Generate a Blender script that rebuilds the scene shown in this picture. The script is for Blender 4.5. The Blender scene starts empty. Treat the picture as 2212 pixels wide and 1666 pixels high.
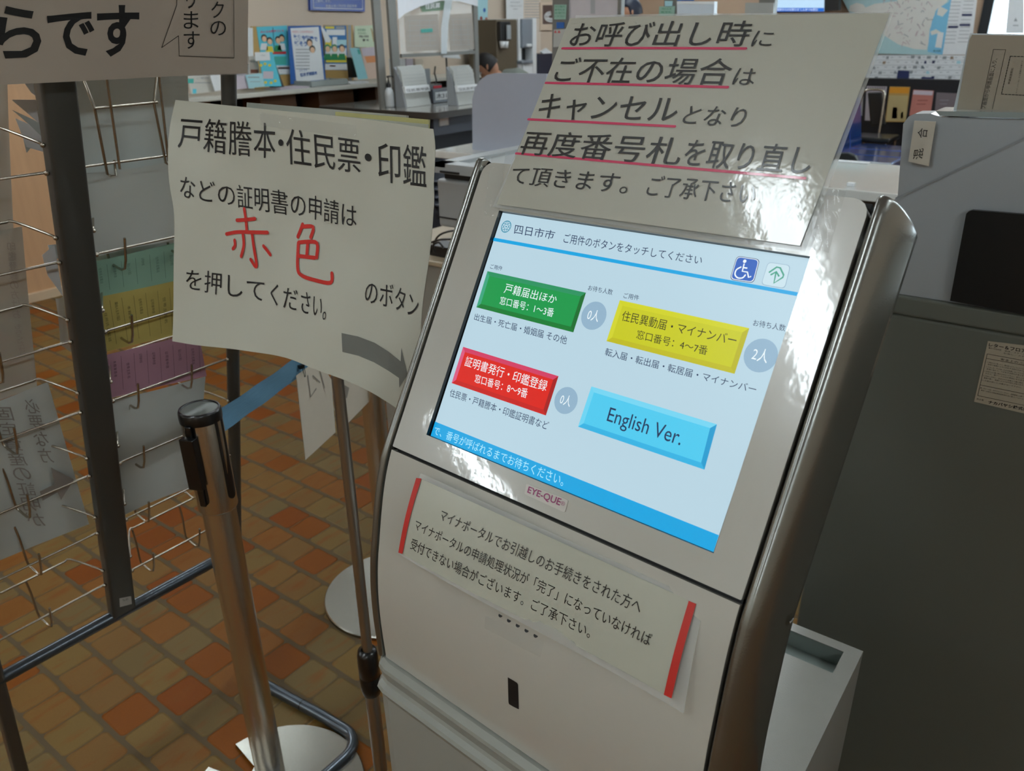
import bpy, bmesh, math, random
import numpy as np
from mathutils import Vector, Matrix
random.seed(7)
S = bpy.context.scene
COL = S.collection
# ------------------------------------------------------------------ camera model (image 2212 x 1666)
CX, CY, F = 1106.0, 833.0, 1720.0
EYE = 1.54
def _cam():
    hs = -.0175; vx, vy = 2526, 37
    r = math.atan(hs); yc = vy + hs*(CX-vx); d = (CY-yc)*math.cos(r); p = math.atan(d/F)
    right = np.array([1, 0, 0.]); fw = np.array([0, math.cos(p), -math.sin(p)]); up = np.array([0, math.sin(p), math.cos(p)])
    c, s = math.cos(r), math.sin(r)
    M = np.stack([c*right+s*up, -s*right+c*up, -fw], 1)
    v = M@np.array([(vx-CX)/F, -(vy-CY)/F, -1]); az = math.atan2(v[0], v[1])
    Rz = np.array([[math.sin(az), math.cos(az), 0], [-math.cos(az), math.sin(az), 0], [0, 0, 1]])
    return Rz@M
RC = _cam()
C0 = np.array([0, 0, EYE])
def ray(x, y): return RC@np.array([(x-CX)/F, -(y-CY)/F, -1.0])
def atz(x, y, z=0): d = ray(x, y); return C0+d*((z-EYE)/d[2])
def aty(x, y, Y): d = ray(x, y); return C0+d*(Y/d[1])
def atx(x, y, X): d = ray(x, y); return C0+d*(X/d[0])
def onpl(x, y, p0, n):
    d = ray(x, y); p0 = np.array(p0, float); n = np.array(n, float)
    return C0+d*((p0-C0)@n/(d@n))
cam = bpy.data.cameras.new('camera'); cam_o = bpy.data.objects.new('camera', cam); COL.objects.link(cam_o)
cam.sensor_fit = 'HORIZONTAL'; cam.sensor_width = 36; cam.lens = F/2212*36; cam.clip_start = .02; cam.clip_end = 200
m4 = Matrix([[*RC[0], 0], [*RC[1], 0], [*RC[2], EYE], [0, 0, 0, 1]]); cam_o.matrix_world = m4
cam.dof.use_dof = True; cam.dof.focus_distance = .80; cam.dof.aperture_fstop = 13
S.camera = cam_o
# ------------------------------------------------------------------ materials
def lin(c):
    r = []
    for v in c[:3]:
        v /= 255.0
        r.append(v/12.92 if v <= .04045 else ((v+.055)/1.055)**2.4)
    return tuple(r)+(1,)
MATS = {}
def mat(name, rgb, rough=.5, metal=0, coat=0, bump=0, bscale=200, var=.04, vscale=30, emit=0, trans=0, alpha=1, spec=.5, stretch=None, crough=.05, aniso=0):
    if name in MATS: return MATS[name]
    m = bpy.data.materials.new(name); m.use_nodes = True; MATS[name] = m
    nt = m.node_tree; N = nt.nodes; L = nt.links; b = N['Principled BSDF']
    col = lin(rgb)
    b.inputs['Roughness'].default_value = rough; b.inputs['Metallic'].default_value = metal
    b.inputs['Coat Weight'].default_value = coat; b.inputs['Coat Roughness'].default_value = crough
    b.inputs['Specular IOR Level'].default_value = spec
    tc = N.new('ShaderNodeTexCoord'); mp = N.new('ShaderNodeMapping'); L.new(tc.outputs['Object'], mp.inputs[0])
    if stretch: mp.inputs['Scale'].default_value = stretch
    nz = N.new('ShaderNodeTexNoise'); nz.inputs['Scale'].default_value = vscale; nz.inputs['Detail'].default_value = 3
    L.new(mp.outputs[0], nz.inputs['Vector'])
    mx = N.new('ShaderNodeMix'); mx.data_type = 'RGBA'
    mx.inputs[6].default_value = tuple(max(0, v*(1-var)) for v in col[:3])+(1,)
    mx.inputs[7].default_value = tuple(min(1, v*(1+var)) for v in col[:3])+(1,)
    L.new(nz.outputs['Fac'], mx.inputs[0])
    if emit:
        L.new(mx.outputs[2], b.inputs['Emission Color']); b.inputs['Emission Strength'].default_value = emit
        b.inputs['Base Color'].default_value = (.02, .02, .02, 1)
    else:
        L.new(mx.outputs[2], b.inputs['Base Color'])
    if trans: b.inputs['Transmission Weight'].default_value = trans
    if alpha < 1: b.inputs['Alpha'].default_value = alpha
    if bump:
        n2 = N.new('ShaderNodeTexNoise'); n2.inputs['Scale'].default_value = bscale; n2.inputs['Detail'].default_value = 2
        L.new(mp.outputs[0], n2.inputs['Vector'])
        bp = N.new('ShaderNodeBump'); bp.inputs['Strength'].default_value = bump; bp.inputs['Distance'].default_value = .001
        L.new(n2.outputs['Fac'], bp.inputs['Height']); L.new(bp.outputs[0], b.inputs['Normal'])
        if coat: L.new(bp.outputs[0], b.inputs['Coat Normal'])
    return m
# ------------------------------------------------------------------ mesh builder
class MB:
    def __init__(s): s.v = []; s.f = []; s.m = []; s.sm = []; s.mats = []
    def mi(s, m):
        if m not in s.mats: s.mats.append(m)
        return s.mats.index(m)
    def add(s, vs, fs, m, smooth=False):
        o = len(s.v); s.v += [tuple(map(float, v)) for v in vs]; k = s.mi(m)
        for f in fs: s.f.append(tuple(i+o for i in f)); s.m.append(k); s.sm.append(smooth)
        return s
    def quad(s, a, b, c, d, m): return s.add([a, b, c, d], [(0, 1, 2, 3)], m)
    def poly(s, pts, m): return s.add(pts, [tuple(range(len(pts)))], m)
    def box(s, p, q, m):
        x0, y0, z0 = [min(a, b) for a, b in zip(p, q)]; x1, y1, z1 = [max(a, b) for a, b in zip(p, q)]
        v = [(x0,y0,z0),(x1,y0,z0),(x1,y1,z0),(x0,y1,z0),(x0,y0,z1),(x1,y0,z1),(x1,y1,z1),(x0,y1,z1)]
        return s.add(v, [(0,3,2,1),(4,5,6,7),(0,1,5,4),(1,2,6,5),(2,3,7,6),(3,0,4,7)], m)
    def hexa(s, b, t, m):
        n = len(b); return s.add(list(b)+list(t), [tuple(range(n))[::-1], tuple(range(n, 2*n))]+[(i, (i+1) % n, n+(i+1) % n, n+i) for i in range(n)], m)
    def prism(s, pts, off, m, smooth=False):
        off = np.array(off, float); pts = [np.array(p, float) for p in pts]
        n = len(pts); vs = pts+[p+off for p in pts]
        s.add(vs, [tuple(range(n))[::-1], tuple(range(n, 2*n))], m)
        return s.add(vs, [(i, (i+1) % n, n+(i+1) % n, n+i) for i in range(n)], m, smooth)
    def tube(s, pts, r, m, n=10, cap=True, rs=None):
        P = [np.array(p, float) for p in pts]; ring = []
        up = None; rows = []
        for i, p in enumerate(P):
            a = P[max(i-1, 0)]; b = P[min(i+1, len(P)-1)]; t = b-a; t /= (np.linalg.norm(t)+1e-12)
            if up is None:
                up = np.array([0, 0, 1.]) if abs(t[2]) < .9 else np.array([1., 0, 0])
            up = up-t*(up@t); up /= np.linalg.norm(up); w = np.cross(t, up)
            rr = rs[i] if rs else r
            rows.append([p+rr*(math.cos(2*math.pi*k/n)*up+math.sin(2*math.pi*k/n)*w) for k in range(n)])
        vs = [v for row in rows for v in row]
        fs = [(i*n+k, i*n+(k+1) % n, (i+1)*n+(k+1) % n, (i+1)*n+k) for i in range(len(P)-1) for k in range(n)]
        s.add(vs, fs, m, True)
        if cap: s.add(rows[0]+rows[-1], [tuple(range(n))[::-1], tuple(range(n, 2*n))], m)
        return s
    def lathe(s, prof, c, m, n=32, axis=(0, 0, 1)):
        ax = Vector(axis).normalized(); q = Vector((0, 0, 1)).rotation_difference(ax); vs = []; c = Vector(c)
        for r, z in prof:
            for k in range(n):
                a = 2*math.pi*k/n; vs.append(c+q@Vector((r*math.cos(a), r*math.sin(a), z)))
        fs = [(i*n+k, i*n+(k+1) % n, (i+1)*n+(k+1) % n, (i+1)*n+k) for i in range(len(prof)-1) for k in range(n)]
        s.add(vs, fs, m, True); return s
    def ball(s, c, r, m, n=12, sc=(1, 1, 1)):
        vs = []; fs = []
        for i in range(n+1):
            t = math.pi*i/n
            for k in range(2*n):
                a = math.pi*k/n
                vs.append((c[0]+r*sc[0]*math.sin(t)*math.cos(a), c[1]+r*sc[1]*math.sin(t)*math.sin(a), c[2]+r*sc[2]*math.cos(t)))
        for i in range(n):
            for k in range(2*n): fs.append((i*2*n+k, (i+1)*2*n+k, (i+1)*2*n+(k+1) % (2*n), i*2*n+(k+1) % (2*n)))
        return s.add(vs, fs, m, True)
    def grid(s, P, m, smooth=True, thick=None):
        h = len(P); w = len(P[0]); vs = [p for r in P for p in r]
        fs = [(i*w+j, i*w+j+1, (i+1)*w+j+1, (i+1)*w+j) for i in range(h-1) for j in range(w-1)]
        return s.add(vs, fs, m, smooth)
    def build(s, name, parent=None, label=None, cat=None, group=None, kind=None, origin=None, bevel=0, solid=0, weld=False):
        me = bpy.data.meshes.new(name)
        o = bpy.data.objects.new(name, me); COL.objects.link(o)
        V = np.array(s.v, float)
        if origin is None:
            if parent is None: origin = ((V[:, 0].min()+V[:, 0].max())/2, (V[:, 1].min()+V[:, 1].max())/2, V[:, 2].min())
            else: origin = tuple(parent.location) if parent.parent is None else tuple(parent['_o'])
        origin = np.array(origin, float)
        me.from_pydata([tuple(p) for p in (V-origin)], [], s.f)
        for mt in s.mats: me.materials.append(mt)
        me.polygons.foreach_set('material_index', s.m); me.polygons.foreach_set('use_smooth', s.sm)
        me.validate(); me.update()
        if parent is None: o.location = origin
        else: o.parent = parent
        o['_o'] = list(map(float, origin))
        if weld or bevel:
            bm = bmesh.new(); bm.from_mesh(me); bmesh.ops.remove_doubles(bm, verts=bm.verts, dist=1e-5); bm.to_mesh(me); bm.free()
        if bevel:
            md = o.modifiers.new('bevel', 'BEVEL'); md.width = bevel; md.segments = 3; md.limit_method = 'ANGLE'; md.angle_limit = math.radians(40); md.harden_normals = False
        if solid:
            md = o.modifiers.new('solid', 'SOLIDIFY'); md.thickness = solid; md.offset = -1
        if label: o['label'] = label
        if cat: o['category'] = cat
        if group: o['group'] = group
        if kind: o['kind'] = kind
        return o
def thing(name, loc, label, cat, group=None):
    o = bpy.data.objects.new(name, None); COL.objects.link(o); o.location = tuple(map(float, loc)); o.empty_display_size = .05
    o['label'] = label; o['category'] = cat
    if group: o['group'] = group
    return o
# ------------------------------------------------------------------ text
_cache = {}
def glyphs(txt, bold=0, shear=0, res=3):
    k = (txt, bold, shear)
    if k in _cache: return _cache[k]
    cu = bpy.data.curves.new('t', 'FONT'); cu.body = txt; cu.size = 1; cu.offset = bold; cu.shear = shear; cu.resolution_u = res
    cu.fill_mode = 'FRONT' if cu.dimensions == '3D' else cu.fill_mode
    ob = bpy.data.objects.new('t', cu); COL.objects.link(ob)
    dg = bpy.context.evaluated_depsgraph_get(); dg.update()
    me = bpy.data.meshes.new_from_object(ob.evaluated_get(dg))
    v = np.array([x.co[:2] for x in me.vertices]) if len(me.vertices) else np.zeros((0, 2)); f = [tuple(p.vertices) for p in me.polygons]
    bpy.data.objects.remove(ob); bpy.data.curves.remove(cu); bpy.data.meshes.remove(me)
    if len(v):
        lo = v.min(0); hi = v.max(0); v = (v-lo)/np.maximum(hi-lo, 1e-6)
    _cache[k] = (v, f); return v, f
def lerp_poly(P, s):
    n = len(P)-1; x = min(max(s, 0), 1)*n; i = min(int(x), n-1); t = x-i
    return P[i]*(1-t)+P[i+1]*t
def text(mb, txt, top, bot, unp, m, bold=0, off=None, post=None):
    """fit the writing between a top and a bottom line of points (2 or more each), taken through unp() onto the surface"""
    T = [np.array(unp(*p), float) for p in top]; B = [np.array(unp(*p), float) for p in bot]
    v, f = glyphs(txt, bold)
    out = []
    for x, y in v:
        p = lerp_poly(B, x)*(1-y)+lerp_poly(T, x)*y
        if post: p = post(p)
        out.append(p if off is None else p+off)
    mb.add(out, f, m)
def crop(ox, oy, s): return lambda x, y: (ox+x/s, oy+y/s)
def ribbon(mb, pts, w, n, m, off=0, taper=False):
    P = [np.array(p, float) for p in pts]; n = np.array(n, float); n /= np.linalg.norm(n); L = []; R_ = []
    for i, p in enumerate(P):
        t = P[min(i+1, len(P)-1)]-P[max(i-1, 0)]; t /= np.linalg.norm(t)+1e-12; sd = np.cross(t, n)*w/2
        L.append(p+sd+n*off); R_.append(p-sd+n*off)
    k = len(P); mb.add(L+R_, [(i, i+1, k+i+1, k+i) for i in range(k-1)], m)
    for q in (P[0], P[-1]):   # round ends
        a = np.cross(n, [0.3, .5, .8]); a /= np.linalg.norm(a); b = np.cross(n, a)
        mb.poly([q+n*off+(a*math.cos(u)+b*math.sin(u))*w/2 for u in np.linspace(0, 2*math.pi, 9)[:-1]], m)
def smoothline(pts, k=4):
    P = [np.array(p, float) for p in pts]; out = []
    for i in range(len(P)-1):
        a = P[max(i-1, 0)]; b = P[i]; c = P[i+1]; d = P[min(i+2, len(P)-1)]
        for j in range(k):
            t = j/k
            out.append(.5*((2*b)+(-a+c)*t+(2*a-5*b+4*c-d)*t*t+(-a+3*b-3*c+d)*t**3))
    out.append(P[-1]); return out
def disc(mb, c, ax, ay, r1, r2, m, n=28, off=None):
    c = np.array(c, float); o = 0 if off is None else off
    mb.poly([c+ax*r1*math.cos(t)+ay*r2*math.sin(t)+o for t in np.linspace(0, 2*math.pi, n+1)[:-1]], m)
def panel(mb, q4, m, th, n=1):
    """thin sheet with thickness from four corners (TL,TR,BR,BL), front at the corners"""
    q = [np.array(p, float) for p in q4]; nn = np.cross(q[1]-q[0], q[3]-q[0]); nn /= np.linalg.norm(nn)
    if nn@(C0-q[0]) > 0: nn = -nn
    mb.hexa(q, [p+nn*th for p in q], m)
    return -nn
# common materials
M_white = mat('paper_white', (214, 214, 205), .6, bump=.15, bscale=60)
M_paper = mat('paper_plain', (196, 196, 182), .62, bump=.1, bscale=20, vscale=6, var=.03)
M_ink = mat('ink_black', (14, 14, 16), .45)
M_steel = mat('brushed_steel', (216, 208, 196), .24, 1, bump=.3, bscale=900, stretch=(1, 1, .02))
M_chrome = mat('chrome_wire', (186, 178, 164), .25, 1)
M_blackp = mat('black_plastic', (14, 14, 15), .35)
# ================================================================== NUMBER TICKET KIOSK
W = np.array([-0.0793, -0.9967, 0.0169]); W /= np.linalg.norm(W)
D = np.array([-0.5037, 0.0279, -0.8634]); D -= W*(D@W); D /= np.linalg.norm(D)
KN = np.cross(W, D)                      # into the kiosk
KO = np.array([0.6027, 0.4703, 1.3812])
KU = np.array([0, 0, 1.])-W*W[2]; KU /= np.linalg.norm(KU); KE = np.cross(KU, W)
if KE@KN < 0: KE = -KE
def K(a, e, u): return KO+W*a+KE*e+KU*u
def PB(a, b, d=0): return KO+W*a+D*b+KN*d     # point on the screen plane, d deep
aL, aR = -.0405, .3355
def unp(d=0):
    return lambda x, y: onpl(x, y, KO+KN*d, KN)
M_kw = mat('kiosk_white_paint', (188, 186, 176), .24, coat=1, bump=.10, bscale=90, vscale=4, var=.02, crough=.06)
M_kb = mat('kiosk_base_paint', (146, 147, 139), .42, bump=.08, bscale=300, vscale=4, var=.02)
M_rail = mat('kiosk_rail_silver', (136, 137, 132), .27, .9, coat=.35, bump=.05, bscale=700, var=.02)
M_gap = mat('gap_black', (5, 5, 6), .6)
prof = [(.075, .062), (.052, .062), (.034, .052), (.0215, .036)]
for b in np.linspace(.0, .255, 6): prof.append((-.5037*b/1.0, -.8634*b))
prof = [(.086, .060), (.062, .064), (.040, .057), (.0235, .040)] + [(-.5037*b, -.8634*b) for b in (0, .06, .12, .18, .2515)] + [(-.1345, -.2350), (-.1415, -.2560), (-.1480, -.2820), (-.1535, -.3080), (-.1590, -.3350), (-.1630, -.3700), (-.1640, -.4100), (-.1625, -.4560)]
kiosk = thing('ticket_kiosk', K(.148, 0, 0)*np.array([1, 1, 0]), 'white number ticket kiosk with glowing touch screen and silver side rails', 'ticket kiosk')
def pnorm(P, i):
    a = np.array(P[max(i-1, 0)]); b = np.array(P[min(i+1, len(P)-1)]); t = b-a; t /= np.linalg.norm(t)
    return np.array([t[1], -t[0]])      # outward (towards viewer) in (e,u)
pn = [pnorm(prof, i) for i in range(len(prof))]
if (pn[6]@np.array([-.86, .5])) < 0: pn = [-q for q in pn]
def extr(mb, P, a0, a1, m, inset=0, smooth=True, caps=None):
    Q = [np.array(p)-np.array(n)*inset for p, n in P]
    vs = [K(a0, *q) for q in Q]+[K(a1, *q) for q in Q]; n = len(Q)
    mb.add(vs, [(i, i+1, n+i+1, n+i) for i in range(n-1)], m, smooth)
full = list(zip(prof, pn))
# upper bezel: ring round the screen opening + rounded top
mb = MB()
i0 = 4
sx0, sx1, sy0, sy1 = 0.0, .304, .0, .2258
g = .0022
A0, A1 = aL+g, aR-g
YT, YB = -.0462, .2490
def ringpts():
    outer = []
    r = .012
    for cx, cy, t0 in ((A1-r, YT+r, -90), (A1-.001, YB-.001, 0), (A0+.001, YB-.001, 90), (A0+r, YT+r, 180)):
        rr = r if cy < 0 else .001
        for t in np.linspace(math.radians(t0), math.radians(t0+90), 5): outer.append((cx+rr*math.cos(t), cy+rr*math.sin(t)))
    return outer
outer = ringpts(); cm = (sx0+sx1)/2; cyy = (sy0+sy1)/2
inner = []
corn = {0: (sx1, sy0), 1: (sx1, sy1), 2: (sx0, sy1), 3: (sx0, sy0)}
for i, p in enumerate(outer): inner.append(corn[i//5])
n = len(outer)
vs = [PB(*p) for p in outer]+[PB(*p) for p in inner]
mb.add(vs, [(i, (i+1) % n, n+(i+1) % n, n+i) for i in range(n) if not (inner[i] == inner[(i+1) % n]) ] , M_kw)
mb.add(vs, [(i, (i+1) % n, n+i) for i in range(n) if inner[i] == inner[(i+1) % n]], M_kw)
# outer edges going back
mb.add([PB(*p) for p in outer]+[PB(p[0], p[1], .02) for p in outer], [(i, (i+1) % n, n+(i+1) % n, n+i) for i in range(n)], M_kw, True)
# walls of the screen recess
ic = [corn[0], corn[1], corn[2], corn[3]]
for i in range(4):
    p, q = ic[i], ic[(i+1) % 4]; mb.quad(PB(*p), PB(*q), PB(q[0], q[1], .0065), PB(p[0], p[1], .0065), M_blackp)
bezel = mb.build('front_bezel', kiosk, 'glossy white frame round the touch screen')
# lower front panel
mb = MB(); low = [(p, q) for p, q in full if p[1] <= -.2175]
first = (-.5037*.2525, -.8634*.2525); low = [(first, pn[6])]+[x for x in low if x[0][1] < first[1]-.0005]
lp = smoothline([x[0] for x in low], 3); lpn = [pnorm(lp, i) for i in range(len(lp))]
if lpn[3]@np.array([-.86, .5]) < 0: lpn = [-q for q in lpn]
extr(mb, list(zip(lp, lpn)), A0, A1, M_kw)
top_in = np.array(first)+np.array([.86, -.5])*.012
mb.quad(K(A0, *first), K(A1, *first), K(A1, *top_in), K(A0, *top_in), M_kw)
for a in (A0, A1):
    mb.add([K(a, *p) for p in lp]+[K(a, *(np.array(p)-q*.012)) for p, q in zip(lp, lpn)], [(i, i+1, len(lp)+i+1, len(lp)+i) for i in range(len(lp)-1)], M_kw)
lowpanel = mb.build('lower_front_panel', kiosk)
# ray against the lower profile
def kray(x, y, off=0):
    best = None
    for i in range(len(lp)-1):
        a, b = np.array(lp[i]), np.array(lp[i+1]); t = b-a; L_ = np.linalg.norm(t); t /= L_; nn = lpn[i]
        p0 = K(0, *(a+nn*off)); nw = KE*nn[0]+KU*nn[1]
        p = onpl(x, y, p0, nw); s = ((p-p0)@(KE*t[0]+KU*t[1]))/L_
        if -.02 <= s <= 1.02: return p
    return p
# dark core behind the gaps
mb = MB(); core = [(p, q) for p, q in full]
cpts = [np.array(p)-q*.0075 for p, q in core if p[1] < .041 and p[0] < .0236]+[np.array((-.10, -.45)), np.array((-.01, -.22)), np.array((.085, -.015))]
mb.prism([K(A0+.001, *p) for p in cpts], W*(A1-A0-.002), M_gap)
mb.build('inner_chassis', kiosk, 'black gap showing between the panels')
# rear shell
mb = MB(); sh = [(.085, -.015), (.10, -.05), (.05, -.22), (-.03, -.45), (-.09, -.45), (-.01, -.22), (.06, -.03)]
mb.prism([K(aL+.012, *p) for p in sh], W*(aR-aL-.024), M_kb); mb.build('rear_shell', kiosk)
# side rails
def rail(sign, a0):
    mb = MB(); P = smoothline([x[0] for x in full], 3); Nn = [pnorm(P, i) for i in range(len(P))]
    if Nn[12]@np.array([-.86, .5]) < 0: Nn = [-q for q in Nn]
    cs = [(.0, .006), (.0004, .0), (.0015, -.0018), (.004, -.003)]+[(.004+.0145*math.sin(t)**.95, -.003+.056*(1-math.cos(t))) for t in np.linspace(.12, math.pi/2, 14)]+[(.0182, .060), (0, .060)]
    rows = []
    P = [p for p in P if p[1] < .041 and p[0] < .0236]; Nn = Nn[-len(P):]
    t0 = np.array(P[0])-np.array(P[1]); t0 /= np.linalg.norm(t0)
    for k, sc in ((.0045, .80), (.0035, .90), (.002, .97)):   # nose
        rows.append([K(a0+sign*da*sc, *(np.array(P[0])+t0*k-Nn[0]*(dn*sc+(1-sc)*.02))) for da, dn in cs])
    for p, q in zip(P, Nn):
        rows.append([K(a0+sign*da, *(np.array(p)-q*dn)) for da, dn in cs])
    # taper the top end so that it closes in a round nose
    mid = rows[0]
    mb.grid(rows, M_rail); mb.poly(rows[0], M_rail); mb.poly(rows[-1], M_rail)
    return mb.build('side_rail', kiosk)
rail(1, aR+.0006); rail(-1, aL-.0006)
# screen
dS = .0050
us = unp(dS)
E_bg = mat('screen_glow_pale_blue', (190, 219, 233), .3, emit=.92, var=.012, vscale=10, spec=.2)
def E_(n, c, s=.92): return mat('screen_glow_'+n, c, .3, emit=s, var=.01, spec=.2)
Eb = E_('sky_blue', (8, 168, 232)); En = E_('navy', (30, 52, 96), .8); Ew = E_('white', (235, 246, 250), 1)
nS = -KN
mb = MB()
mb.quad(PB(sx0, sy0, .0064), PB(sx1, sy0, .0064), PB(sx1, sy1, .0064), PB(sx0, sy1, .0064), M_blackp)
d4 = [us(1086, 458.5), us(1753, 557.8), us(1541, 1194), us(930.5, 941.5)]
def clampq(p):
    a = (p-KO)@W; b = (p-KO)@D
    return PB(min(max(a, sx0+.0002), sx1-.0002), min(max(b, sy0+.0002), sy1-.0002), dS)
d4 = [clampq(p) for p in d4]
mb.quad(*d4, E_bg)
def o(k): return nS*(.00012*k)
def sq(pts, m, k): mb.poly([clampq(us(*p))+o(k) for p in pts], m)
cA = crop(900, 420, 4.384); cB = crop(1300, 500, 4.384); cC = crop(900, 740, 4.384)
def qp(f, *pts): return [f(*p) for p in pts]
sq([(1067.5, 513.6), (1724, 631.8), (1721, 639.8), (1064.5, 520.5)], Eb, 1)
sq([(940, 911), (1553, 1156.5), (1541, 1194), (930.5, 941.5)], Eb, 1)
def button(f, q, c, edges, cw):
    q = [np.array(us(*f(*p))) for p in q]; cx = sum(q)/4
    e = []
    wv = .0042
    ux = (q[1]-q[0])/np.linalg.norm(q[1]-q[0]); uy = (q[3]-q[0])/np.linalg.norm(q[3]-q[0])
    ins = [q[0]+ux*wv+uy*wv, q[1]-ux*wv+uy*wv, q[2]-ux*wv-uy*wv, q[3]+ux*wv-uy*wv]
    nm = ['top', 'right', 'bottom', 'left']
    for i in range(4):
        j = (i+1) % 4
        mb.poly([q[i]+o(2), q[j]+o(2), ins[j]+o(2), ins[i]+o(2)], E_(cw+'_'+nm[i], edges[i]))
    mb.poly([p+o(2) for p in ins], E_(cw+'_face', c))
button(cA, [(672, 728), (1605, 932), (1485, 1308), (567, 1070)], (14, 156, 74), [(40, 150, 98), (10, 110, 40), (8, 125, 45), (60, 170, 130)], 'green')
button(cB, [(172, 652), (1398, 918), (1258, 1350), (45, 1040)], (205, 208, 18), [(214, 216, 24), (190, 186, 14), (196, 192, 18), (216, 218, 40)], 'yellow')
button(cC, [(442, 42), (1345, 320), (1225, 692), (333, 385)], (226, 28, 8), [(216, 60, 100), (170, 12, 10), (205, 20, 12), (226, 90, 130)], 'red')
button(crop(0, 0, 1), [(1278, 835), (1549, 917), (1522, 1015), (1249, 922)], (80, 208, 246), [(120, 220, 250), (30, 160, 214), (50, 184, 234), (110, 218, 250)], 'cyan')
def st(txt, f, q, m, bold=0): text(mb, txt, [f(*q[0]), f(*q[1])], [f(*q[3]), f(*q[2])], us, m, bold, o(4))
Ek = E_('dark_ink', (44, 42, 20), .8)
st('四日市市', cA, [(938, 282), (1322, 348), (1295, 430), (925, 376)], En)
st('ご用件のボタンをタッチしてください', crop(0, 0, 1), [(1221, 504), (1519, 553.5), (1515, 573), (1217, 525)], En)
st('ご用件', cA, [(705, 660), (820, 682), (810, 726), (697, 706)], En)
st('戸籍届出ほか', cA, [(852, 840), (1340, 958), (1318, 1042), (825, 935)], Ew)
st('窓口番号：1～3番', cA, [(800, 965), (1310, 1082), (1292, 1166), (785, 1042)], Ew)
st('お待ち人数', cA, [(1635, 860), (1864, 902), (1853, 956), (1622, 910)], En)
st('出生届・死亡届・婚姻届 その他', cA, [(557, 1126), (1432, 1345), (1418, 1424), (545, 1190)], En)
st('ご用件', cB, [(215, 581), (359, 606), (350, 657), (205, 633)], En)
st('住民異動届・マイナンバー', cB, [(207, 750), (1292, 985), (1262, 1088), (185, 846)], Ek)
st('窓口番号：4～7番', cB, [(343, 932), (1012, 1088), (995, 1176), (325, 1016)], Ek)
st('お待ち人数', cB, [(1442, 834), (1747, 886), (1735, 950), (1432, 896)], En)
st('転入届・転出届・転居届・マイナンバー', cB, [(44, 1102), (1474, 1462), (1455, 1540), (28, 1176)], En)
st('証明書発行・印鑑登録', cC, [(477, 128), (1252, 366), (1224, 468), (452, 222)], Ew)
st('窓口番号：8～9番', cC, [(562, 298), (1062, 440), (1043, 532), (548, 378)], Ew)
st('住民票・戸籍謄本・印鑑証明書など', cC, [(328, 438), (1262, 752), (1238, 832), (312, 510)], En)
st('English Ver.', crop(0, 0, 1), [(1319, 880), (1479, 931), (1466, 973), (1308, 919)], En)
st('で、番号が呼ばれるまでお待ちください。', cC, [(182, 790), (1410, 1262), (1385, 1366), (158, 868)], E_('pale_text', (170, 232, 255), 1))
Ec = E_('circle_grey_blue', (150, 184, 208))
for f, c, r, t in ((cA, (1678, 1150), (113, 126), '0人'), (cB, (1505, 1176), (150, 147), '2人'), (cC, (1415, 550), (110, 127), '0人')):
    cc = np.array(us(*f(*c))); rx = np.linalg.norm(np.array(us(*f(c[0]+r[0], c[1])))-cc)
    u1 = W; v1 = -D; rr = .0125 if t == '0人' and f is cA else (.0128 if t == '2人' else .0118)
    disc(mb, cc, u1, v1, rr, rr, Ec, off=o(2))
    h = rr*.42
    T = [cc-u1*h*1.15+v1*h, cc+u1*h*1.15+v1*h]; B = [cc-u1*h*1.15-v1*h*.9, cc+u1*h*1.15-v1*h*.9]
    v, fc = glyphs(t); mb.add([(B[0]*(1-x)+B[1]*x)*(1-y)+(T[0]*(1-x)+T[1]*x)*y+o(4) for x, y in v], fc, Ew)
def rrect(q, r=.18, n=4):
    q = [np.array(p) for p in q]; out = []
    for i in range(4):
        p = q[i]; a = q[i-1]; b = q[(i+1) % 4]
        s = p+(a-p)*r; e = p+(b-p)*r
        for t in np.linspace(0, 1, n+1): out.append(s*(1-t)**2+2*p*t*(1-t)+e*t*t)
    return out
def iconq(f, q, k, m, sh=0):
    P = [np.array(us(*f(*p))) for p in q]; c = sum(P)/4
    mb.poly([c+(p-c)*(1-sh)+o(k) for p in rrect(P)], m)
wq = [(1280, 232), (1500, 265), (1440, 492), (1212, 458)]
iconq(cB, wq, 2, E_('icon_shadow', (40, 60, 120))); iconq(cB, wq, 3, Ew, .05); iconq(cB, wq, 4, E_('icon_blue', (28, 92, 190)), .10)
aq = [(1575, 290), (1790, 322), (1735, 545), (1508, 505)]
iconq(cB, aq, 2, E_('icon_edge', (140, 175, 200))); iconq(cB, aq, 3, E_('icon_pale', (205, 230, 240)), .04)
def stroke(f, pts, w, m, k=5, sm=False):
    P = [np.array(us(*f(*p))) for p in pts]
    if sm: P = smoothline(P)
    ribbon(mb, P, w, nS, m, .00012*k)
disc(mb, us(*cB(1356, 285)), W, D, .0014, .0014, Ew, 12, o(5))
stroke(cB, [(1350, 312), (1333, 380), (1382, 388), (1392, 438), (1412, 430)], .0011, Ew)
stroke(cB, [(1343, 345), (1376, 350)], .0011, Ew)
stroke(cB, [(1320, 340), (1278, 365), (1264, 410), (1290, 442), (1335, 442), (1362, 415)], .0011, Ew, sm=True)
Et = E_('teal', (70, 165, 140))
stroke(cB, [(1590, 388), (1660, 340), (1692, 348), (1724, 415), (1716, 438), (1632, 492), (1652, 392)], .0013, Et)
stroke(cB, [(1606, 412), (1655, 384), (1678, 424)], .0013, Et)
lc = np.array(us(*cA(850, 307))); El = E_('logo_teal', (30, 140, 170)); R0 = .0056
ribbon(mb, [lc+(W*math.cos(t)+D*math.sin(t))*R0 for t in np.linspace(0, 2*math.pi, 29)], .0008, nS, El, .0004)
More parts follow.
